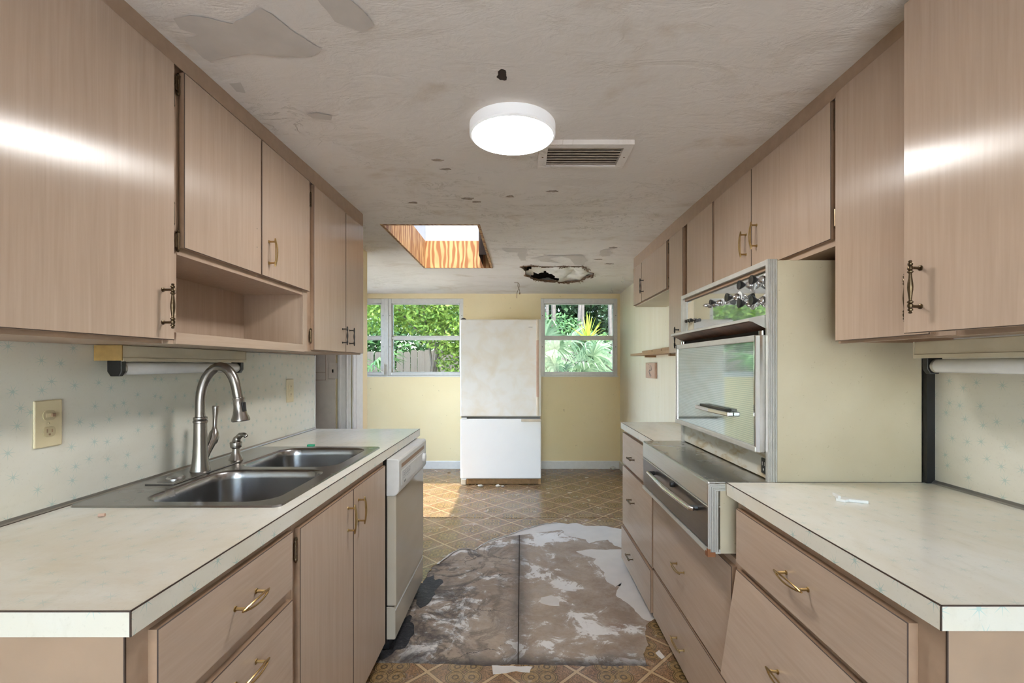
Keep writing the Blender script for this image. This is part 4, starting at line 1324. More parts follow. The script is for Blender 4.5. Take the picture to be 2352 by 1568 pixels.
# under-cupboard fluorescent fixtures
def tube_light(x0, x1, y0, y1, ztop, xt, label):
    o = root('fluorescent_fixture', ((x0 + x1) / 2, (y0 + y1) / 2, ztop - 0.09), label, 'light fixture', 'under-cupboard fluorescent fixtures')
    zb_ = ztop - 0.046
    MB().box(x0, x1, y0 + 0.002, y1 - 0.002, zb_ + 0.010, ztop).build('housing', 'cream_metal', o, bevel=0.002)
    xe = x1 if x1 < 0 else x0
    MB().box(xe - 0.003, xe + 0.003, y0 + 0.002, y1 - 0.002, zb_, zb_ + 0.010).box(x0 + 0.004, x1 - 0.004, y0 + 0.004, y1 - 0.004, zb_ + 0.003, zb_ + 0.010).build('reflector_lip', 'cream_metal', o)
    MB().box(x0 - 0.001, x1 + 0.001, y0 - 0.001, y0 + 0.002, zb_ + 0.002, ztop).build('end_cap', 'cream_rust', o)
    MB().box(x0 - 0.001, x1 + 0.001, y1 - 0.002, y1 + 0.001, zb_ + 0.002, ztop).build('end_cap', 'cream_metal', o)
    zt_ = zb_ - 0.021
    for yy in (y0 + 0.006, y1 - 0.022):
        pts = [(xt - 0.021, zb_ + 0.004), (xt + 0.021, zb_ + 0.004), (xt + 0.021, zt_ - 0.008), (xt + 0.012, zt_ - 0.022), (xt - 0.012, zt_ - 0.022), (xt - 0.021, zt_ - 0.008)]
        MB().prism(pts, 'y', yy, yy + 0.016).build('lamp_holder', 'black', o, bevel=0.002)
    MB().lathe([(0.0165, 0), (0.0185, 0.006), (0.0185, y1 - y0 - 0.054), (0.0165, y1 - y0 - 0.048)], (xt, y0 + 0.024, zt_), (0, 1, 0), 24).build('tube', 'tube_glass', o)
    for s_ in (0.026, y1 - y0 - 0.032):
        MB().lathe([(0.0188, 0), (0.0188, 0.008)], (xt, y0 + s_ - 0.003, zt_), (0, 1, 0), 24).build('tube_cap', 'steel', o)
    return o
tube_light(-1.213, -1.135, 1.343, 1.949, 1.3465, -1.162, 'dirty cream fluorescent fixture under the left cupboards')

# ================================================================== RIGHT UPPER CUPBOARDS
FXR, DXR = 0.968, 0.950
v1 = root('wall_cupboard', (1.14, 1.0, 1.355), 'two-door laminate wall cupboard nearest the viewer at right, one door ajar', 'cupboard', 'right wall cupboards')
MB().box(FXR, XR - 0.001, 0.57, 1.440, 1.372, 2.12).box(FXR, FXR + 0.02, 0.57, 1.440, 1.355, 1.372).build('carcass', 'frame_wood', v1)
MB().box(FXR - 0.003, FXR, 1.05, 1.14, 1.357, 2.10).build('face_frame', 'lam_v', v1)
MB().box(FXR, XR - 0.002, 1.440, 1.4415, 1.358, 2.10).build('end_panel', 'lam_edge', v1)
d = panel_front('door', v1, FXR - 0.0032, DXR, 1.100, 1.430, 1.362, 2.112, 'lam_v')
pull_turned(d, (DXR, 1.136, 1.452), (0, 0, 1), (-1, 0, 0), 0.118)
d = panel_front('door', v1, FXR - 0.0032, DXR, 0.585, 1.092, 1.362, 2.118, 'lam_v', pivot=(FXR - 0.004, 0.585, 1.362))
pull_turned(d, (DXR, 1.052, 1.462), (0, 0, 1), (-1, 0, 0), 0.118)
d.rotation_euler = (0, 0, R(8.2))

v2 = root('wall_cupboard', (1.14, 1.88, 1.64), 'two-door laminate wall cupboard directly above the oven tower', 'cupboard', 'right wall cupboards')
MB().box(FXR, XR - 0.001, 1.4418, 2.335, 1.655, 2.12).build('carcass', 'lam_v', v2)
MB().box(FXR - 0.003, FXR, 1.4418, 2.335, 1.655, 1.678).build('bottom_rail', 'lam_h', v2)
d = panel_front('door', v2, FXR - 0.0034, DXR, 1.450, 1.948, 1.676, 2.10, 'lam_v')
pull_arc(d, (DXR, 1.905, 1.812), (0, 0, 1), (-1, 0, 0), 0.104)
for z in (1.74, 2.04):
    hinge(d, FXR - 0.008, 1.443, z, -1)
d = panel_front('door', v2, FXR - 0.0034, DXR, 1.952, 2.326, 1.676, 2.10, 'lam_v')
pull_arc(d, (DXR, 1.995, 1.798), (0, 0, 1), (-1, 0, 0), 0.104)

v3 = root('wall_cupboard', (1.14, 2.52, 1.36), 'single-door laminate wall cupboard just past the oven tower', 'cupboard', 'right wall cupboards')
MB().box(FXR, XR - 0.001, 2.3352, 2.715, 1.36, 2.12).build('carcass', 'lam_edge', v3)
panel_front('door', v3, FXR - 0.001, DXR, 2.346, 2.706, 1.365, 2.10, 'lam_v')

v4 = root('wall_cupboard', (1.14, 2.9, 1.36), 'narrow tall laminate wall cupboard between a dark gap and the far short cupboard', 'cupboard', 'right wall cupboards')
MB().box(FXR, XR - 0.001, 2.770, 3.045, 1.36, 2.12).build('carcass', 'lam_edge', v4)
d = panel_front('door', v4, FXR - 0.001, DXR, 2.780, 3.035, 1.365, 2.10, 'lam_v')
pull_turned(d, (DXR, 2.845, 1.455), (0, 0, 1), (-1, 0, 0), 0.13, mat='dark_metal', th=1.0)
MB().box(1.05, XR - 0.001, 2.7155, 2.7695, 1.36, 2.12).build('gap_shade_block', 'dark_gap', v4)  # near-black block standing for the shade in the open gap

v5 = root('wall_cupboard', (1.09, 3.52, 1.785), 'short two-door laminate wall cupboard at the far right end', 'cupboard', 'right wall cupboards')
MB().box(FXR, XR2 - 0.001, 3.0502, 4.0, 1.785, 2.12).build('carcass', 'lam_edge', v5)
MB().box(FXR - 0.002, XR2 - 0.001, 3.06, 4.0, 1.780, 1.785).build('underside', 'tower_beige', v5)
d = panel_front('door', v5, FXR - 0.001, DXR, 3.090, 3.728, 1.790, 2.10, 'lam_v')
pull_turned(d, (DXR, 3.672, 1.905), (0, 0, 1), (-1, 0, 0), 0.118, mat='dark_metal')
for z in (1.83, 2.05):
    hinge(d, FXR - 0.006, 3.083, z, -1)
panel_front('door', v5, FXR - 0.001, DXR, 3.735, 3.995, 1.790, 2.10, 'lam_v')
valance('trim_4', FXR + 0.012, DXR + 0.003, 0.55, 4.0, 'brown filler board between the right cupboards and the ceiling')
tube_light(1.095, 1.170, 0.62, 1.318, 1.3545, 1.135, 'cream fluorescent fixture under the near right cupboard')

# wall shelf with loose boards, and the plaque
ws = root('wall_shelf', (1.15, 4.0, 1.378), 'narrow wooden shelf on the pale right wall', 'shelf')
MB().box(1.085, XR2 - 0.001, 3.20, 4.69, 1.378, 1.400).build('board', 'shelf_wood', ws)
for ya in (3.6, 4.3):
    MB().box(1.13, XR2 - 0.001, ya, ya + 0.03, 1.36, 1.378).build('bracket', 'shelf_wood', ws)
for (ya, yb_, h, lb) in ((3.98, 4.30, 0.018, 'low loose wood offcut at the far end of the wall shelf'), (3.72, 3.965, 0.020, 'middle loose wood offcut on the wall shelf'), (3.26, 3.70, 0.024, 'longest loose wood offcut nearest the oven on the wall shelf')):
    bx('wood_offcut', 'shelf_wood', None, 1.10, 1.20, ya, yb_, 1.4002, 1.400 + h, label=lb, cat='wood offcut', group='loose offcuts on the wall shelf', bevel=0.002)
pq = root('wall_plaque', (1.21, 4.42, 1.165), 'small wooden wall plaque with a dark curling motif', 'plaque')
MB().box(1.204, XR2 - 0.001, 4.262, 4.572, 1.168, 1.312).build('block', 'plaque_wood', pq, bevel=0.004)
cur = [(0.0, 0.045), (-0.035, 0.035), (-0.05, 0.01), (-0.02, -0.002), (0.015, 0.006), (0.03, -0.015), (0.0, -0.035), (-0.03, -0.05), (-0.01, -0.058)]
MB().tube(cr([(1.2035, 4.41 + a, 1.24 + b) for a, b in cur]), 0.0018, 6).tube(cr([(1.2035, 4.41 + a * 0.6 + 0.02, 1.235 + b * 0.8) for a, b in cur]), 0.0014, 6).build('motif', 'ink', pq)
MB().lathe([(0.004, 0), (0.004, 0.001)], (1.2035, 4.45, 1.295), (-1, 0, 0), 8).build('nail_hole', 'black', pq)

# ================================================================== RIGHT BASE RUN
FBR, DBR = 0.680, 0.662
r1 = root('base_cabinet', (1.0, 1.1, 0), 'pink-beige drawer base cabinet nearest the viewer at right, second drawer front hanging askew', 'cabinet', 'right base cabinets')
MB().box(FBR, XR - 0.001, 0.755, 1.478, 0.04, 0.8738).box(FBR + 0.05, XR - 0.001, 0.755, 1.478, 0, 0.04).build('carcass', 'frame_wood', r1)
MB().box(FBR + 0.001, XR - 0.001, 0.7535, 0.755, 0.02, 0.8738).build('end_panel', 'cab_side', r1)
MB().box(FBR - 0.0006, FBR + 0.0015, 0.753, 0.756, 0.02, 0.8735).build('corner_strip', 'seam', r1)
d = panel_front('drawer_front', r1, FBR, DBR, 0.809, 1.456, 0.682, 0.848, 'lam_h')
pull_arc(d, (DBR, 1.135, 0.772), (0, 1, 0), (-1, 0, 0), 0.112)
d = panel_front('drawer_front', r1, FBR, DBR, 0.809, 1.456, 0.335, 0.660, 'lam_h', pivot=(FBR - 0.002, 1.13, 0.660), label='askew drawer front with its lower edge swung out')
pull_arc(d, (DBR, 1.135, 0.520), (0, 1, 0), (-1, 0, 0), 0.112)
d.rotation_euler = (0, R(8.6), 0)
d = panel_front('drawer_front', r1, FBR, DBR, 0.809, 1.456, 0.05, 0.318, 'lam_h')
pull_arc(d, (DBR, 1.135, 0.20), (0, 1, 0), (-1, 0, 0), 0.112)

r2 = root('base_cabinet', (1.0, 1.93, 0), 'two-drawer pink-beige base cabinet below the cooking drawer', 'cabinet', 'right base cabinets')
MB().box(FBR, XR - 0.001, 1.4785, 2.378, 0.03, 0.676).box(FBR + 0.05, XR - 0.001, 1.4785, 2.378, 0, 0.03).build('carcass', 'lam_h', r2)
for z0, z1, zh in ((0.276, 0.655, 0.50), (0.034, 0.262, 0.165)):
    d = panel_front('drawer_front', r2, FBR, DBR, 1.488, 2.368, z0, z1, 'lam_h')
    pull_arc(d, (DBR, 1.955, zh + (0.09 if z0 > 0.2 else 0.02)), (0, 1, 0), (-1, 0, 0), 0.112) if False else pull_arc(d, (DBR, 1.965, 0.446 if z0 > 0.2 else 0.13), (0, 1, 0), (-1, 0, 0), 0.112)

r3 = root('base_cabinet', (1.0, 2.74, 0), 'three-drawer pink-beige base cabinet at the far right end', 'cabinet', 'right base cabinets')
MB().box(FBR, XR - 0.001, 2.3785, 3.10, 0.03, 0.8738).box(FBR + 0.05, XR - 0.001, 2.3785, 3.10, 0, 0.03).build('carcass', 'lam_h', r3)
for z0, z1, o_ in ((0.655, 0.853, 0.0), (0.262, 0.640, 0.0), (0.036, 0.248, -0.008)):
    d = panel_front('drawer_front', r3, FBR, DBR + o_, 2.392, 3.082, z0, z1, 'lam_h')
    pull_turned(d, (DBR + o_, 2.80, (z0 + z1) / 2 - (0.02 if z0 > 0.5 else -0.03 if z0 > 0.2 else -0.01)), (0, 1, 0), (-1, 0, 0), 0.10, mat='antique')

def right_top(y0, y1, label, near):
    o = root('worktop', (0.99, (y0 + y1) / 2, CB), label, 'worktop', 'right worktops')
    MB().box(0.6585, XR - 0.001, y0 + 0.0015, y1, CB, CT).build('slab', 'star_top', o)
    MB().box(0.657, 0.6585, y0, y1, CB, CT - 0.0016).build('edge_band', 'star_edge', o)
    MB().box(0.6585, XR - 0.001, y0, y0 + 0.0015, CB, CT - 0.0016).build('edge_band', 'star_end', o)
    MB().box(0.6565, XR - 0.001, y0 - 0.0004, y0 + 0.0018, CT - 0.0018, CT + 0.0002).box(0.6566, 0.6590, y0, y1, CT - 0.0018, CT + 0.0002).box(0.6566, 0.6586, y0 - 0.0004, y0 + 0.0016, CB, CT).build('seam_line', 'seam', o)
    return o
right_top(0.739, 1.511, 'cream starburst laminate worktop nearest the viewer at right', True)
right_top(2.342, 3.114, 'cream laminate worktop beyond the oven at right', False)
bs2 = root('backsplash', (1.315, 1.0, CT), 'cream starburst laminate backsplash behind the near right worktop', 'backsplash')
MB().box(1.314, XR - 0.0002, 0.55, 1.50, CT, 1.355).build('sheet', 'star_wall', bs2)
MB().box(1.288, XR - 0.0004, 1.4995, 1.5125, CT + 0.0005, 1.355).build('corner_strip', 'black', bs2)
MB().prism([(1.314, CT + 0.0003), (1.302, CT + 0.0003), (1.304, CT + 0.005), (1.311, CT + 0.011), (1.314, CT + 0.011)], 'y', 0.74, 1.499).build('cove_strip', 'badge', bs2)
bs3 = root('backsplash', (1.315, 2.7, CT), 'pale backsplash behind the far right worktop', 'backsplash')
MB().box(1.314, XR - 0.0002, 2.345, 3.045, CT, 1.359).build('sheet', 'star_wall', bs3)
MB().prism([(1.314, CT + 0.0003), (1.302, CT + 0.0003), (1.304, CT + 0.005), (1.311, CT + 0.011), (1.314, CT + 0.011)], 'y', 2.36, 3.04).build('cove_strip', 'badge', bs3)

# translucent plastic bit on the near right worktop
pc = MB()
pc.prism([(0.87, 1.305), (0.885, 1.333), (0.905, 1.315), (0.945, 1.285), (0.94, 1.278), (0.90, 1.296), (0.885, 1.290)], 'z', CT + 0.0003, CT + 0.008)
pc.prism([(0.872, 1.300), (0.880, 1.336), (0.886, 1.332), (0.880, 1.300)], 'z', CT + 0.008, CT + 0.016)
pc.build('plastic_clip', 'plastic_clear', label='small clear plastic clip lying on the near right worktop', cat='clip', bevel=0.001)

# ================================================================== BUILT-IN RANGE
rg = root('built_in_range', (0.95, 1.93, 0.68), 'vintage built-in oven tower with control panel, lift-up glass door and pull-out cooking drawer', 'oven')
RY0, RY1, RZ1 = 1.515, 2.335, 1.630
XF = 0.790
MB().box(0.822, 1.285, RY0 + 0.001, RY1, CT + 0.0005, RZ1 - 0.004).build('tower_body', 'tower_beige', rg)
# ribbed metal frame
fr_ = MB()
for i in range(6):
    a = XF + 0.0053 * i
    fr_.box(a, a + 0.0040, RY0 - 0.0015, RY0 + 0.012, CT + 0.0005, RZ1)
fr_.box(XF + 0.0008, 0.822, RY0, RY0 + 0.0115, CT + 0.0008, RZ1 - 0.0004, 1)
fr_.build('ribbed_trim', ['range_trim', 'groove_shade'], rg)
MB().box(XF, 0.822, RY0 + 0.012, RY1, RZ1 - 0.018, RZ1).build('top_rail', 'range_trim', rg, bevel=0.002)
MB().box(XF, 0.822, RY1 - 0.022, RY1, CT + 0.0005, RZ1 - 0.018).build('side_rail', 'range_trim', rg)
MB().box(XF + 0.012, 0.822, RY0 + 0.012, RY1 - 0.022, 1.60, RZ1 - 0.018).build('shadow_gap', 'lam_edge', rg)
cp = MB().box(0.812, 0.822, RY0 + 0.012, RY1 - 0.022, 1.452, 1.600).build('control_panel', 'control_glass', rg)
MB().box(0.8112, 0.8118, 2.22, 2.30, 1.458, 1.592).build('printed_dial', 'cream_metal', cp)
def knob(y, z, r, parent=cp):
    xk = 0.8118
    o_ = MB().lathe([(r * 1.45, 0), (r * 1.45, 0.0012), (0.001, 0.0014)], (xk, y, z), (-1, 0, 0), 22).build('dial_plate', 'plastic_clear', parent)
    MB().lathe([(r * 0.5, 0), (r * 0.92, 0.004), (r * 0.95, 0.010), (r * 0.70, 0.018), (r * 0.32, 0.023), (r * 0.30, 0.029)], (xk - 0.001, y, z), (-1, 0, 0), 18).build('knob_base', 'chrome', parent)
    MB().lathe([(r * 0.32, 0.028), (r * 0.75, 0.037), (r * 1.05, 0.047), (r * 1.02, 0.050), (r * 0.3, 0.049)], (xk, y, z), (-1, 0, 0), 18).build('knob', 'black', parent)
for y, z in ((1.655, 1.570), (1.567, 1.572), (1.655, 1.506), (1.567, 1.504), (1.755, 1.541)):
    knob(y, z, 0.0155)
knob(1.905, 1.543, 0.0105)
for y, z in ((1.985, 1.545), (2.03, 1.546)):
    MB().lathe([(0.010, 0), (0.011, 0.004), (0.005, 0.010), (0.008, 0.016), (0.006, 0.024), (0.002, 0.030)], (0.8118, y, z), (-1, 0, 0), 16).build('knob', 'chrome', cp)
for y in (2.205, 2.235, 2.265):
    MB().lathe([(0.006, 0), (0.008, 0.004), (0.004, 0.010), (0.008, 0.018), (0.007, 0.026)], (0.8118, y, 1.500), (-1, 0, 0), 14).build('knob', 'dark_metal', cp)
# pull-out visor
vz = MB()
prof = [(0.815, 1.458), (0.745, 1.444), (0.737, 1.440), (0.737, 1.432), (0.748, 1.430), (0.80, 1.404), (0.815, 1.404)]
vz.prism(prof, 'y', RY0 + 0.014, RY1 - 0.010)
vo = vz.build('visor', ['badge', 'visor_rust', 'range_trim'], rg)
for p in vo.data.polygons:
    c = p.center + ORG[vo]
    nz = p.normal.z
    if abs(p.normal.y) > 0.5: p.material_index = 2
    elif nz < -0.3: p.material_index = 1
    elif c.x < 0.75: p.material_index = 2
MB().box(0.800, 0.822, RY0 + 0.012, RY1 - 0.022, 1.386, 1.404).build('shadow_gap', 'dark_gap', rg)
# lift-up oven door
OY0, OY1, OZ0, OZ1 = RY0 + 0.014, RY1 - 0.008, 1.006, 1.388
od = MB().box(0.772, 0.815, OY0 + 0.004, OY1 - 0.004, OZ0 + 0.004, OZ1 - 0.006).build('oven_door', 'chrome', rg)
MB().box(0.7655, 0.772, OY0 + 0.022, OY1 - 0.018, OZ0 + 0.020, OZ1 - 0.022).build('door_glass', 'oven_glass', od)
fm = MB()
fm.prism([(0.759, OY0 + 0.006), (0.763, OY0 + 0.024), (0.772, OY0 + 0.024), (0.80, OY0), (0.772, OY0 - 0.001)], 'z', OZ0, OZ1)
fm.build('door_frame', 'chrome', od, bevel=0.003)
MB().box(0.760, 0.79, OY1 - 0.020, OY1, OZ0, OZ1).build('door_frame', 'chrome', od, bevel=0.003)
MB().box(0.760, 0.79, OY0 + 0.006, OY1, OZ1 - 0.022, OZ1).build('door_rail', 'range_trim', od, bevel=0.004)
MB().box(0.758, 0.79, OY0 + 0.004, OY1, OZ0, OZ0 + 0.020).build('door_rail', 'range_trim', od, bevel=0.004)
hn = MB()
hn.prism([(0.7655, 1.700), (0.7655, 1.985), (0.742, 2.02), (0.7355, 1.86), (0.742, 1.700)], 'z', 1.104, 1.122)
hn.build('door_handle', 'chrome', od, bevel=0.004)
MB().box(0.744, 0.7653, 1.72, 1.97, 1.1222, 1.130).build('handle_grip', 'dark_metal', od, bevel=0.002)
for yy in (OY0 + 0.02, OY1 - 0.03):
    MB().lathe([(0.011, 0), (0.011, 0.013)], (0.79, yy, OZ1 + 0.001), (0, 0, 1), 12).build('lift_pivot', 'chrome', od)
MB().box(0.800, 0.822, RY0 + 0.012, RY1 - 0.022, 0.920, 1.006).build('lower_panel', 'stained_cream', rg)
ol = MB().box(0.7955, 0.800, RY0 + 0.020, RY0 + 0.052, 0.934, 0.984).build('power_outlet', 'black', rg, bevel=0.002)
MB().box(0.7950, 0.7956, RY0 + 0.028, RY0 + 0.031, 0.960, 0.972).box(0.7950, 0.7956, RY0 + 0.041, RY0 + 0.044, 0.960, 0.972).box(0.7950, 0.7956, RY0 + 0.033, RY0 + 0.039, 0.944, 0.951).build('slots', 'dw_grey', ol)
# pull-out cooking drawer
XD = 0.600
MB().box(0.640, 0.822, RY0 + 0.004, RY1 - 0.004, 0.684, CT - 0.004).build('cooktop_box', 'tower_beige', rg)
MB().box(XD + 0.006, 0.800, RY0, RY1, CT - 0.004, CT + 0.0015).build('cooktop_lid', 'brushed_y', rg, bevel=0.001)
MB().box(XD, XD + 0.040, RY0 + 0.004, RY1 - 0.003, 0.836, CT).build('front_band', 'band_steel', rg, bevel=0.006)
MB().box(XD + 0.002, XD + 0.040, RY0 + 0.008, RY1 - 0.006, 0.702, 0.832).build('drawer_front', 'drawer_steel', rg, bevel=0.002)
MB().box(XD + 0.001, XD + 0.040, RY0 + 0.002, RY1 - 0.002, 0.8325, 0.836).box(XD - 0.001, XD + 0.040, RY0 + 0.001, RY1 - 0.002, 0.684, 0.698).build('bright_trim', 'range_trim', rg)
rb = MB()
for i in range(6):
    a = XD + 0.0053 * i
    rb.box(a, a + 0.0040, RY0 - 0.0015, RY0 + 0.004, 0.690, CT - 0.006 - 0.0045 * i)
    if i < 5:
        rb.box(a + 0.004, 0.655, RY0 - 0.0015, RY0 + 0.004, CT - 0.006 - 0.0045 * i - 0.0034, CT - 0.006 - 0.0045 * i)
rb.box(XD + 0.0008, 0.634, RY0, RY0 + 0.0036, 0.6905, CT - 0.0045, 1)
rb.build('ribbed_trim', ['range_trim', 'groove_shade'], rg)
MB().box(XD - 0.003, XD + 0.022, RY0 - 0.004, RY0 + 0.018, 0.676, 0.690).box(XD - 0.003, XD + 0.006, RY0 - 0.004, RY0 + 0.006, 0.690, 0.700).build('rubber_corner', 'rubber', rg)
hb = MB()
hb.tube([(XD + 0.003, 2.135, 0.802), (XD - 0.022, 2.130, 0.802)], 0.009, 10, 1)
hb.tube([(XD + 0.003, 1.615, 0.802), (XD - 0.022, 1.620, 0.802)], 0.009, 10, 1)
hb.tube([(XD - 0.016, 2.150, 0.802), (XD - 0.024, 2.14, 0.802), (XD - 0.034, 1.875, 0.802), (XD - 0.024, 1.61, 0.802), (XD - 0.016, 1.60, 0.802)], [0.006, 0.009, 0.0105, 0.009, 0.006], 12, 0)
hb.build('drawer_handle', ['chrome', 'black'], rg)
MB().lathe([(0.012, 0), (0.013, 0.006), (0.011, 0.016), (0.004, 0.018)], (XD + 0.002, 1.86, 0.822), (-1, 0, 0), 14).build('latch_knob', 'black', rg)

# ================================================================== REFRIGERATOR
FX0, FX1, FY = -0.654, 0.215, 5.07
fg = root('refrigerator', ((FX0 + FX1) / 2, 5.42, 0.005), 'tall white bottom-freezer refrigerator with a stained upper door', 'refrigerator')
MB().box(FX0 + 0.006, FX1 - 0.006, FY + 0.055, 5.79, 0.03, 1.772).build('cabinet_body', 'white_enamel', fg, bevel=0.006)
du = MB().box(FX0, FX1, FY, FY + 0.05, 0.736, 1.780).build('upper_door', 'fridge_stained', fg, bevel=0.012, seg=3)
dl = MB().box(FX0, FX1, FY, FY + 0.05, 0.068, 0.712).build('freezer_door', 'white_enamel', fg, bevel=0.012, seg=3)
MB().box(FX0 + 0.012, FX1 - 0.012, FY + 0.012, FY + 0.056, 0.712, 0.736).build('door_gap', 'dark_metal', fg)
MB().prism([(FX1 - 0.053, FY), (FX1 - 0.053, FY - 0.030), (FX1 - 0.046, FY - 0.042), (FX1 - 0.030, FY - 0.042), (FX1 - 0.024, FY - 0.030), (FX1 - 0.024, FY)], 'z', 0.748, 1.776).build('door_handle', 'tan_handle', du, bevel=0.003)
MB().prism([(FX1 - 0.055, FY - 0.020), (FX1 - 0.050, FY - 0.044), (FX1 - 0.027, FY - 0.044), (FX1 - 0.023, FY - 0.020)], 'z', 0.950, 1.555).build('handle_grip', 'plaque_wood', du, bevel=0.003)
MB().box(FX1 - 0.135, FX1 - 0.093, FY - 0.002, FY, 1.690, 1.702).build('badge', 'badge', du)
MB().prism([(FY, 0.690), (FY - 0.030, 0.686), (FY - 0.040, 0.694), (FY - 0.040, 0.704), (FY - 0.028, 0.712), (FY, 0.712)], 'x', FX1 - 0.215, FX1 + 0.002).build('freezer_handle', 'tan_handle', dl, bevel=0.004)
MB().box(FX0 + 0.012, FX0 + 0.07, FY - 0.004, FY + 0.05, 0.713, 0.726).build('middle_hinge', 'white_enamel', fg, bevel=0.002)
MB().prism([(FX0 + 0.005, 1.780), (FX0 + 0.065, 1.780), (FX0 + 0.055, 1.790), (FX0 + 0.035, 1.797), (FX0 + 0.015, 1.790)], 'y', FY + 0.005, FY + 0.06).build('top_hinge', 'dark_metal', fg)
gr = MB().box(FX0 + 0.07, FX1 - 0.004, FY + 0.022, FY + 0.04, 0.010, 0.064).build('toe_grille', 'rot', fg)
for i in range(5):
    MB().box(FX0 + 0.075, FX1 - 0.02, FY + 0.014, FY + 0.022, 0.014 + 0.0105 * i, 0.0195 + 0.0105 * i).build('grille_slat', 'grille_tan', gr)
for a in ((FX0 + 0.066, FX0 + 0.084), (FX1 - 0.03, FX1 - 0.004)):
    MB().box(*a, FY + 0.012, FY + 0.024, 0.010, 0.064).build('grille_end', 'grille_tan', gr)
MB().box(FX0 + 0.008, FX0 + 0.060, FY + 0.004, FY + 0.05, 0.005, 0.060).build('foot', 'tan_handle', fg, bevel=0.003)
MB().box(FX1 - 0.05, FX1 - 0.01, FY + 0.45, FY + 0.5, 0.005, 0.03).box(FX0 + 0.02, FX0 + 0.06, 5.70, 5.75, 0.005, 0.03).build('rear_foot', 'dark_metal', fg)
MB().box(FX0 + 0.015, FX0 + 0.065, FY - 0.004, FY + 0.03, 0.060, 0.068).build('lower_hinge', 'white_enamel', fg)

# crumpled bits of litter by the refrigerator and the baseboard
def crumple(name, c, r, mat, label, seed, flat=0.4):
    bm = bmesh.new()
    bmesh.ops.create_icosphere(bm, subdivisions=2, radius=1.0)
    mb = MB()
    vs = []
    for v_ in bm.verts:
        k = 1 + 0.55 * noise.noise(v_.co * 2.2 + Vector((seed, 0, 0)))
        vs.append((c[0] + v_.co.x * r * k, c[1] + v_.co.y * r * k * 0.8, c[2] + (v_.co.z + 0.75) * r * k * flat))
    mb.add(vs, [[v_.index for v_ in f.verts] for f in bm.faces])
    bm.free()
    mz = min(p.z for p in mb.v)
    for p in mb.v: p.z += c[2] - mz
    return mb.build(name, mat, label=label, cat='litter', group='litter on the back floor')
crumple('crumpled_paper', (-0.43, 4.99, 0.005), 0.030, 'paper', 'crumpled white paper bit in front of the refrigerator grille, nearer its foot', 1.0)
crumple('crumpled_paper', (-0.245, 4.99, 0.005), 0.028, 'paper', 'crumpled white paper bit in front of the middle of the refrigerator grille', 4.0)
crumple('crumpled_paper', (-0.195, 4.985, 0.005), 0.020, 'paper', 'smallest crumpled paper bit in front of the refrigerator grille', 8.0)
crumple('dust_clump', (1.13, 5.80, 0.005), 0.036, 'dw_grey', 'grey dust clump at the baseboard in the back right corner', 6.0, 0.5)
crumple('dead_leaf', (-0.86, 5.63, 0.005), 0.020, 'wire', 'dark dry leaf bit by the baseboard left of the refrigerator', 9.0, 0.4)

# ================================================================== CEILING FITTINGS
def ceiling_lamp(LX, LY, label):
    zl = cz(LX, LY)
    lt = root('ceiling_lamp', (LX, LY, zl - 0.045), label, 'ceiling lamp', 'round LED ceiling lamps')
    MB().lathe([(0.120, 0.004), (0.150, 0.0), (0.1545, -0.006), (0.1545, -0.040), (0.150, -0.045), (0.1465, -0.046), (0.1465, -0.043), (0.10, -0.043)], (LX, LY, zl), n=64).build('rim', 'lamp_rim', lt)
    n = 48
    ds = MB()
    ds.add([(LX + 0.1462 * math.cos(2 * math.pi * i / n), LY + 0.1462 * math.sin(2 * math.pi * i / n), zl - 0.0445) for i in range(n)], [tuple(range(n))])
    ds.build('diffuser', 'lamp_glow', lt)
ceiling_lamp(-0.031, 1.705, 'round flat white LED ceiling lamp, lit, in front of the air vent')
ceiling_lamp(-0.25, -1.0, 'round flat white LED ceiling lamp, lit, behind the viewer')

VX0, VX1, VY0, VY1 = 0.070, 0.440, 1.825, 2.052
vt = root('air_vent', ((VX0 + VX1) / 2, (VY0 + VY1) / 2, 2.15), 'grimy rectangular air vent grille in the ceiling beside the lamp', 'vent')
zv = zc(1.94) - 0.016
fm = MB()
for a in [(VX0, VX1, VY0, VY0 + 0.034), (VX0, VX1, VY1 - 0.026, VY1), (VX0, VX0 + 0.036, VY0 + 0.034, VY1 - 0.026), (VX1 - 0.036, VX1, VY0 + 0.034, VY1 - 0.026)]:
    fm.box(*a, zv - 0.004, zv + 0.016)
fm.build('frame', 'ceiling_plaster', vt, bevel=0.002)
MB().box(VX0 + 0.034, VX1 - 0.034, VY0 + 0.03, VY1 - 0.022, zv + 0.010, zv + 0.012).build('backing', 'cavity', vt)  # near-black sheet standing for the shade between the slats
plain('vent_slat', (0.45, 0.36, 0.28), 0.6, var=0.3, vscale=40)
ns = 7
for i in range(ns):
    yy = VY0 + 0.046 + (VY1 - VY0 - 0.084) * i / (ns - 1)
    MB().prism([(yy - 0.008, zv - 0.003), (yy + 0.004, zv - 0.001), (yy + 0.006, zv + 0.004), (yy + 0.003, zv + 0.004), (yy - 0.008, zv)], 'x', VX0 + 0.036, VX1 - 0.036).build('slat', 'vent_slat', vt)
for xx in (VX0 + 0.018, VX1 - 0.018):
    MB().lathe([(0.004, 0), (0.003, 0.002)], (xx, (VY0 + VY1) / 2, zv - 0.004), (0, 0, -1), 8).build('screw', 'lam_edge', vt)

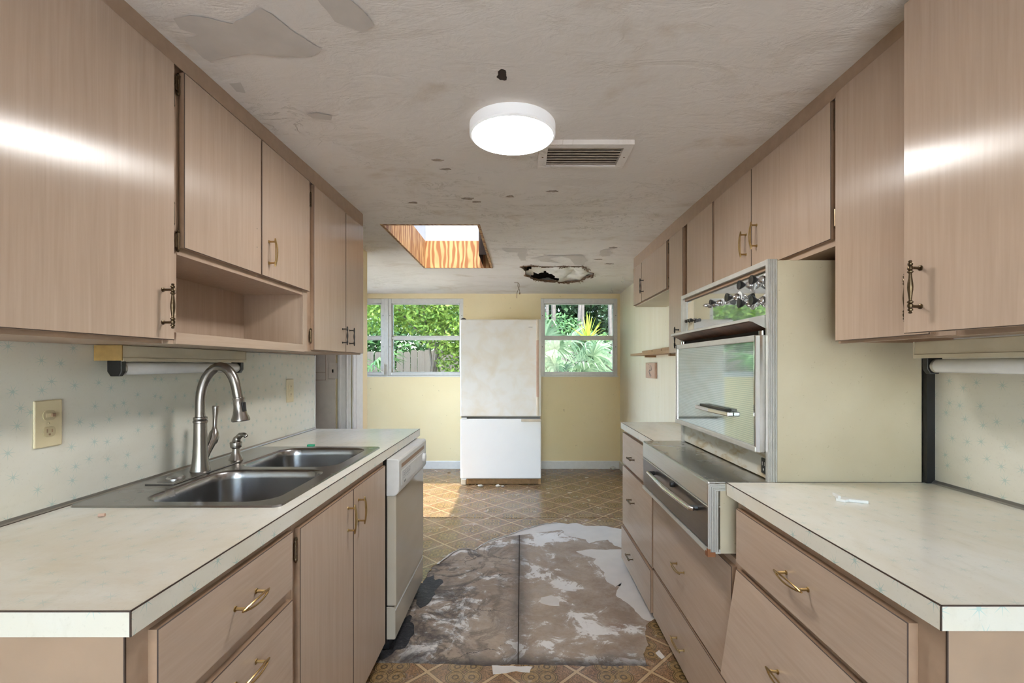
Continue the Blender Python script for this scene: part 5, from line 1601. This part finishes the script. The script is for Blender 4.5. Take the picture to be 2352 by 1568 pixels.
for (bx_, by_, ra, rb_, sd_) in ((-0.282, 2.507, 0.030, 0.012, 1), (-0.245, 2.56, 0.022, 0.010, 2), (-0.057, 2.475, 0.020, 0.012, 3), (-0.586, 2.574, 0.028, 0.010, 4), (-0.356, 2.011, 0.024, 0.008, 5), (-0.334, 2.105, 0.022, 0.007, 6), (0.16, 2.40, 0.030, 0.009, 7), (0.70, 3.62, 0.028, 0.020, 8), (0.66, 4.02, 0.030, 0.014, 9), (0.78, 4.2, 0.035, 0.012, 10)):
    pz = cz(bx_, by_)
    MB().prism(blob(bx_, by_, ra, rb_, 20, sd_, 0.7), 'z', pz - 0.0025, pz + 0.001).build('plaster_chip', 'chip', ceiling, label='small brown chip broken out of the plaster')
hz = cz(-0.054, 1.403)
MB().prism(blob(-0.054, 1.403, 0.016, 0.022, 18, 4, 0.6), 'z', hz - 0.003, hz + 0.001).build('ceiling_hole', 'cavity', ceiling, label='small dark hole broken through the plaster before the lamp')
wz = cz(-0.033, 5.139)
MB().tube(cr([(-0.075, 5.13, wz - 0.002), (-0.033, 5.139, wz - 0.004), (-0.020, 5.14, wz - 0.03), (-0.030, 5.14, wz - 0.075), (-0.044, 5.14, wz - 0.11), (-0.046, 5.14, wz - 0.17)]), 0.0028, 6).tube(cr([(-0.033, 5.139, wz - 0.004), (-0.036, 5.139, wz - 0.04), (-0.018, 5.139, wz - 0.08), (-0.015, 5.139, wz - 0.11)]), 0.0026, 6).lathe([(0.003, 0), (0.007, 0.006), (0.006, 0.02), (0.002, 0.024)], (-0.015, 5.139, wz - 0.105), (0, 0, -1), 8).build('loose_wire', 'wire', label='short loose twisted wire hanging from the ceiling by the collapse', cat='wire')
for (hx, hy, lb) in ((1.033, 4.81, 'small metal cup hook in the ceiling nearer the wall cupboard'), (1.047, 5.486, 'small metal cup hook in the ceiling nearer the back wall')):
    h0 = cz(hx, hy)
    MB().tube(cr([(hx, hy, h0 + 0.002), (hx, hy, h0 - 0.02), (hx + 0.012, hy, h0 - 0.032), (hx + 0.016, hy, h0 - 0.045), (hx, hy, h0 - 0.056), (hx - 0.014, hy, h0 - 0.045)]), 0.0018, 6).build('ceiling_hook', 'steel', label=lb, cat='hook', group='cup hooks in the ceiling')

# ================================================================== GARDEN
GZ = -0.25
MB().box(-14, 14, 8.0, 26, GZ - 0.1, GZ).build('ground', 'lawn', kind='structure', label='grassy yard outside the windows')
MB().box(-14, 14, 5.98, 8.0, GZ - 0.1, GZ).build('ground', 'concrete_out', kind='structure', label='pale strip added under the windows to bounce sun onto the ceiling')
MB().box(-3.02, -2.26, 3.8, 5.98, GZ - 0.1, GZ).box(-14, -3.02, -12, 5.98, GZ - 0.1, GZ).box(3.1, 14, -12, 5.98, GZ - 0.1, GZ).box(1.6, 3.1, 0.8, 5.98, GZ - 0.1, GZ).box(-3.02, 3.1, -12, -2.72, GZ - 0.1, GZ).build('ground', 'concrete_out', kind='structure', label='paved ground round the house')

fn = root('board_fence', (-1.0, 9.8, GZ), 'weathered grey vertical board fence across the yard', 'fence')
bd = None
i = 0
x = -6.0
while x < 5.0:
    if bd is None:
        mb = MB()
        mb.prism([(0, 0), (0.135, 0), (0.135, 1.80), (0.1125, 1.84), (0.0225, 1.84), (0, 1.80)], 'y', 0, 0.02)
        for p in mb.v:
            p += Vector((x, 9.8, GZ))
        bd = mb.build('board', 'fence_wood', fn, pivot=(x, 9.8, GZ))
        ob = bd
    else:
        ob = bd.copy()
        COL.objects.link(ob)
        ob.parent = fn
        ob.location = Vector((x, 9.8 + rnd.uniform(-0.008, 0.008), GZ + rnd.uniform(-0.03, 0.02))) - ORG[fn]
        ob.rotation_euler = (0, R(rnd.uniform(-0.6, 0.6)), 0)
    x += 0.148
for zz in (0.25, 1.35):
    MB().box(-6.0, 5.0, 9.822, 9.86, GZ + zz, GZ + zz + 0.09).build('rail', 'fence_wood', fn)

def leaf_cloud(mb, c, rad, n, size, rg_, shell=0.35):
    c = Vector(c)
    for _ in range(n):
        while True:
            p = Vector((rg_.uniform(-1, 1), rg_.uniform(-1, 1), rg_.uniform(-1, 1)))
            if shell < p.length < 1: break
        q = c + Vector((p.x * rad[0], p.y * rad[1], p.z * rad[2]))
        u = Vector((rg_.gauss(0, 1), rg_.gauss(0, 1), rg_.gauss(0, 0.7))).normalized()
        nn = Vector((rg_.gauss(0, 0.6), rg_.gauss(-0.3, 0.6), rg_.gauss(0.8, 0.5))).normalized()
        v = nn.cross(u)
        if v.length < 0.1: continue
        v.normalize()
        s = size * rg_.uniform(0.6, 1.3)
        mb.add([q, q + u * s * 0.5 + v * s * 0.24, q + u * s, q + u * s * 0.5 - v * s * 0.24], [(0, 1, 2, 3)])

def tree(name, base, h, blobs, mat, label, seed, nleaf, size, trunk_r=0.06, cat='tree', lean=(0, 0), branches=6):
    rg_ = random.Random(seed)
    o = root(name, base, label, cat, 'garden trees and shrubs')
    b = Vector(base)
    top = b + Vector((lean[0], lean[1], h))
    mid = b.lerp(top, 0.5) + Vector((rg_.uniform(-0.1, 0.1), rg_.uniform(-0.1, 0.1), 0))
    MB().tube(cr([tuple(b), tuple(mid), tuple(top)], 6), [trunk_r * (1 - 0.05 * k) for k in range(13)], 9).build('trunk', 'bark', o)
    for i in range(branches):
        bl = blobs[i % len(blobs)]
        s = b.lerp(top, rg_.uniform(0.3, 0.8))
        e = Vector(bl[0]) + Vector((rg_.uniform(-0.4, 0.4) * bl[1][0], rg_.uniform(-0.4, 0.4) * bl[1][1], rg_.uniform(-0.5, 0.4) * bl[1][2]))
        m_ = s.lerp(e, 0.5) + Vector((rg_.uniform(-0.12, 0.12), rg_.uniform(-0.1, 0.1), rg_.uniform(-0.05, 0.12)))
        pts = cr([tuple(s), tuple(m_), tuple(e)], 5)
        MB().tube(pts, [trunk_r * 0.5 * (1 - 0.075 * k) for k in range(len(pts))], 7).build('branch', 'bark', o)
    mb = MB()
    tot = sum(r_[0] * r_[1] * r_[2] for _, r_ in blobs)
    for c, r_ in blobs:
        leaf_cloud(mb, c, r_, int(nleaf * r_[0] * r_[1] * r_[2] / tot), size, rg_)
    f = mb.build('foliage', mat, o, kind='stuff')
    return o

tree('leafy_shrub', (-1.75, 8.6, GZ), 2.3, [((-1.9, 8.4, 2.6), (0.95, 0.7, 0.75)), ((-1.1, 8.5, 2.3), (0.8, 0.7, 0.8)), ((-2.6, 8.6, 2.4), (0.7, 0.6, 0.6)), ((-1.35, 8.3, 1.9), (0.55, 0.5, 0.4))], 'leaf_bright', 'bright green leafy tree filling the left window', 11, 9000, 0.095, 0.055, lean=(0.3, 0))
tree('leafy_shrub', (-0.95, 8.9, GZ), 1.4, [((-1.0, 8.6, 1.25), (0.55, 0.5, 0.55)), ((-0.6, 8.7, 1.6), (0.5, 0.5, 0.6)), ((-1.2, 8.7, 0.75), (0.35, 0.35, 0.4))], 'leaf_bright', 'low bright green shrub before the fence beside the refrigerator', 12, 4200, 0.085, 0.035, 'shrub')
tree('leafy_shrub', (-3.6, 9.2, GZ), 1.2, [((-3.55, 9.0, 1.45), (0.5, 0.4, 0.45))], 'leaf_mid', 'darker green shrub against the fence at left', 13, 1800, 0.085, 0.03, 'shrub')
tree('background_tree', (-3.2, 11.6, GZ), 3.4, [((-3.2, 11.4, 3.4), (1.7, 1.0, 1.6)), ((-1.4, 11.6, 3.6), (1.6, 1.0, 1.7)), ((-4.8, 11.8, 3.2), (1.5, 1.0, 1.6)), ((-2.6, 12.2, 1.9), (2.9, 0.7, 1.5))], 'leaf_mid', 'tall green tree behind the fence at left', 14, 16000, 0.17, 0.10)
tree('background_tree', (1.0, 12.2, GZ), 3.6, [((0.6, 11.9, 3.2), (1.6, 1.0, 1.5)), ((2.4, 12.0, 3.0), (1.6, 1.0, 1.6)), ((1.6, 12.6, 1.5), (2.6, 0.8, 1.7))], 'leaf_dark', 'dark leafy tree behind the palms', 15, 17000, 0.18, 0.11)
tree('background_tree', (3.4, 10.8, GZ), 2.6, [((3.0, 10.8, 2.3), (1.2, 0.8, 1.3))], 'leaf_dark', 'dark shrubby tree at the right edge of the right window', 16, 3500, 0.12, 0.07)
tree('leafy_shrub', (1.9, 10.2, GZ), 1.5, [((1.7, 10.2, 1.5), (0.8, 0.4, 0.5)), ((0.8, 10.3, 1.9), (0.7, 0.4, 0.5))], 'leaf_mid', 'mid green shrub behind the fan palms', 17, 2600, 0.10, 0.03, 'shrub')

tree('background_shrub', (-2.4, 10.8, GZ), 1.4, [((-2.4, 10.75, 1.75), (1.7, 0.45, 0.8)), ((-4.4, 10.8, 1.7), (1.2, 0.4, 0.8))], 'leaf_mid', 'low green shrub row peeking over the fence at left', 18, 5200, 0.14, 0.04, 'shrub')

# bare trunks behind the palms
for i, (tx, ty, r_, ln, lb) in enumerate(((0.55, 10.6, 0.05, 0.05, 'slim bare trunk at the left side of the right window'), (0.78, 10.9, 0.07, -0.05, 'thicker grey bare trunk left of centre in the right window'), (1.10, 10.5, 0.045, 0.30, 'leaning thin bare trunk in the right window'), (1.36, 10.7, 0.06, 0.04, 'upright bare trunk in the middle of the right window'), (2.02, 10.4, 0.055, -0.10, 'bare trunk toward the right side of the right window'))):
    MB().tube(cr([(tx, ty, GZ), (tx + ln * 0.4, ty, 1.2), (tx + ln, ty, 4.4)], 5), [r_ * (1 - 0.03 * k) for k in range(11)], 9).build('bare_trunk', 'bark', label=lb, cat='tree', group='bare trunks behind the palms')

def frond_mesh(mb, o, d, up, L, nseg, spread, rg_, droop=0.35, w=0.022):
    """one fan-palm leaf: a stalk end at o, blades fanned round direction d in the plane normal to up"""
    d, up = Vector(d).normalized(), Vector(up).normalized()
    s = d.cross(up).normalized()
    up = s.cross(d).normalized()
    for i in range(nseg):
        a = R(-spread / 2 + spread * i / (nseg - 1))
        dr = (d * math.cos(a) + s * math.sin(a)).normalized()
        l = L * (0.72 + 0.28 * math.cos(a * 0.8)) * rg_.uniform(0.9, 1.05)
        sd_ = dr.cross(up).normalized()
        pts = []
        for k, t in enumerate((0.0, 0.4, 0.75, 1.0)):
            q = Vector(o) + dr * l * t + up * (0.03 * math.sin(3.1 * t)) - Vector((0, 0, 1)) * (droop * l * t ** 3 * rg_.uniform(0.6, 1.4))
            ww = (0.25, 1.0, 0.7, 0.05)[k] * w * l / 0.6
            pts.append((q + sd_ * ww, q - sd_ * ww))
        vs = [p for pr in pts for p in pr]
        mb.add(vs, [(0, 1, 3, 2), (2, 3, 5, 4), (4, 5, 7, 6)])

def fan_palm(base, n, h, L, mat, label, seed):
    rg_ = random.Random(seed)
    o = root('fan_palm', base, label, 'palm', 'fan palms outside')
    b = Vector(base)
    MB().tube([tuple(b), (b.x, b.y, b.z + h * 0.45)], [0.07, 0.05], 9).build('trunk', 'bark', o)
    for i in range(n):
        az = 2 * math.pi * i / n * 2.4 + rg_.uniform(-0.3, 0.3)
        el = R(rg_.uniform(15, 78))
        ln = h * rg_.uniform(0.45, 0.62)
        dr = Vector((math.cos(az) * math.cos(el), math.sin(az) * math.cos(el), math.sin(el)))
        st = b + Vector((0, 0, h * 0.42))
        e = st + dr * ln
        mb = MB()
        mb.tube([tuple(st), tuple(st.lerp(e, 0.6) + Vector((0, 0, 0.03))), tuple(e)], [0.010, 0.008, 0.006], 6)
        d2 = (dr + Vector((0, 0, -0.25))).normalized()
        up = (Vector((0, 0, 1)) - d2 * d2.z)
        if up.length < 0.2: up = Vector((0, -1, 0))
        frond_mesh(mb, e, d2, up + Vector((0, rg_.uniform(-0.5, 0.1), 0)), L * rg_.uniform(0.85, 1.15), 26, rg_.uniform(190, 250), rg_, 0.45)
        mb.build('frond', mat, o)
    return o
fan_palm((0.75, 8.0, GZ), 15, 1.75, 0.55, 'leaf_palm', 'silvery green fan palm filling the lower left of the right window', 31)
fan_palm((1.25, 7.7, GZ), 14, 1.55, 0.50, 'leaf_palm', 'silvery green fan palm in the middle of the right window', 32)
fan_palm((0.35, 8.6, GZ), 12, 2.1, 0.55, 'leaf_palm', 'taller fan palm behind at the left of the right window', 33)
fan_palm((-3.05, 7.9, GZ), 11, 1.75, 0.60, 'leaf_mid', 'dark fan palm in the far left window light', 34)
# spiky lime plant
sp = root('spiky_plant', (1.18, 8.4, GZ), 'spiky lime-yellow plant rising above the fan palms', 'plant')
MB().tube([(1.18, 8.4, GZ), (1.18, 8.4, 1.72)], [0.05, 0.035], 9).build('stem', 'bark', sp)
rg_ = random.Random(41)
for i in range(34):
    az = 2 * math.pi * i * 0.382
    el = R(12 + 76 * (i / 33))
    dr = Vector((math.cos(az) * math.cos(el), math.sin(az) * math.cos(el), math.sin(el)))
    sd_ = dr.cross(Vector((0, 0, 1))).normalized()
    L = rg_.uniform(0.40, 0.55)
    st = Vector((1.18, 8.4, 1.70))
    mb = MB()
    vs = []
    for k, t in enumerate((0, 0.35, 0.7, 1)):
        q = st + dr * L * t - Vector((0, 0, 0.10 * math.cos(el) * t ** 2.5))
        ww = (0.012, 0.017, 0.012, 0.001)[k]
        vs += [q + sd_ * ww, q - sd_ * ww]
    mb.add(vs, [(0, 1, 3, 2), (2, 3, 5, 4), (4, 5, 7, 6)])
    mb.build('leaf', 'leaf_lime', sp)
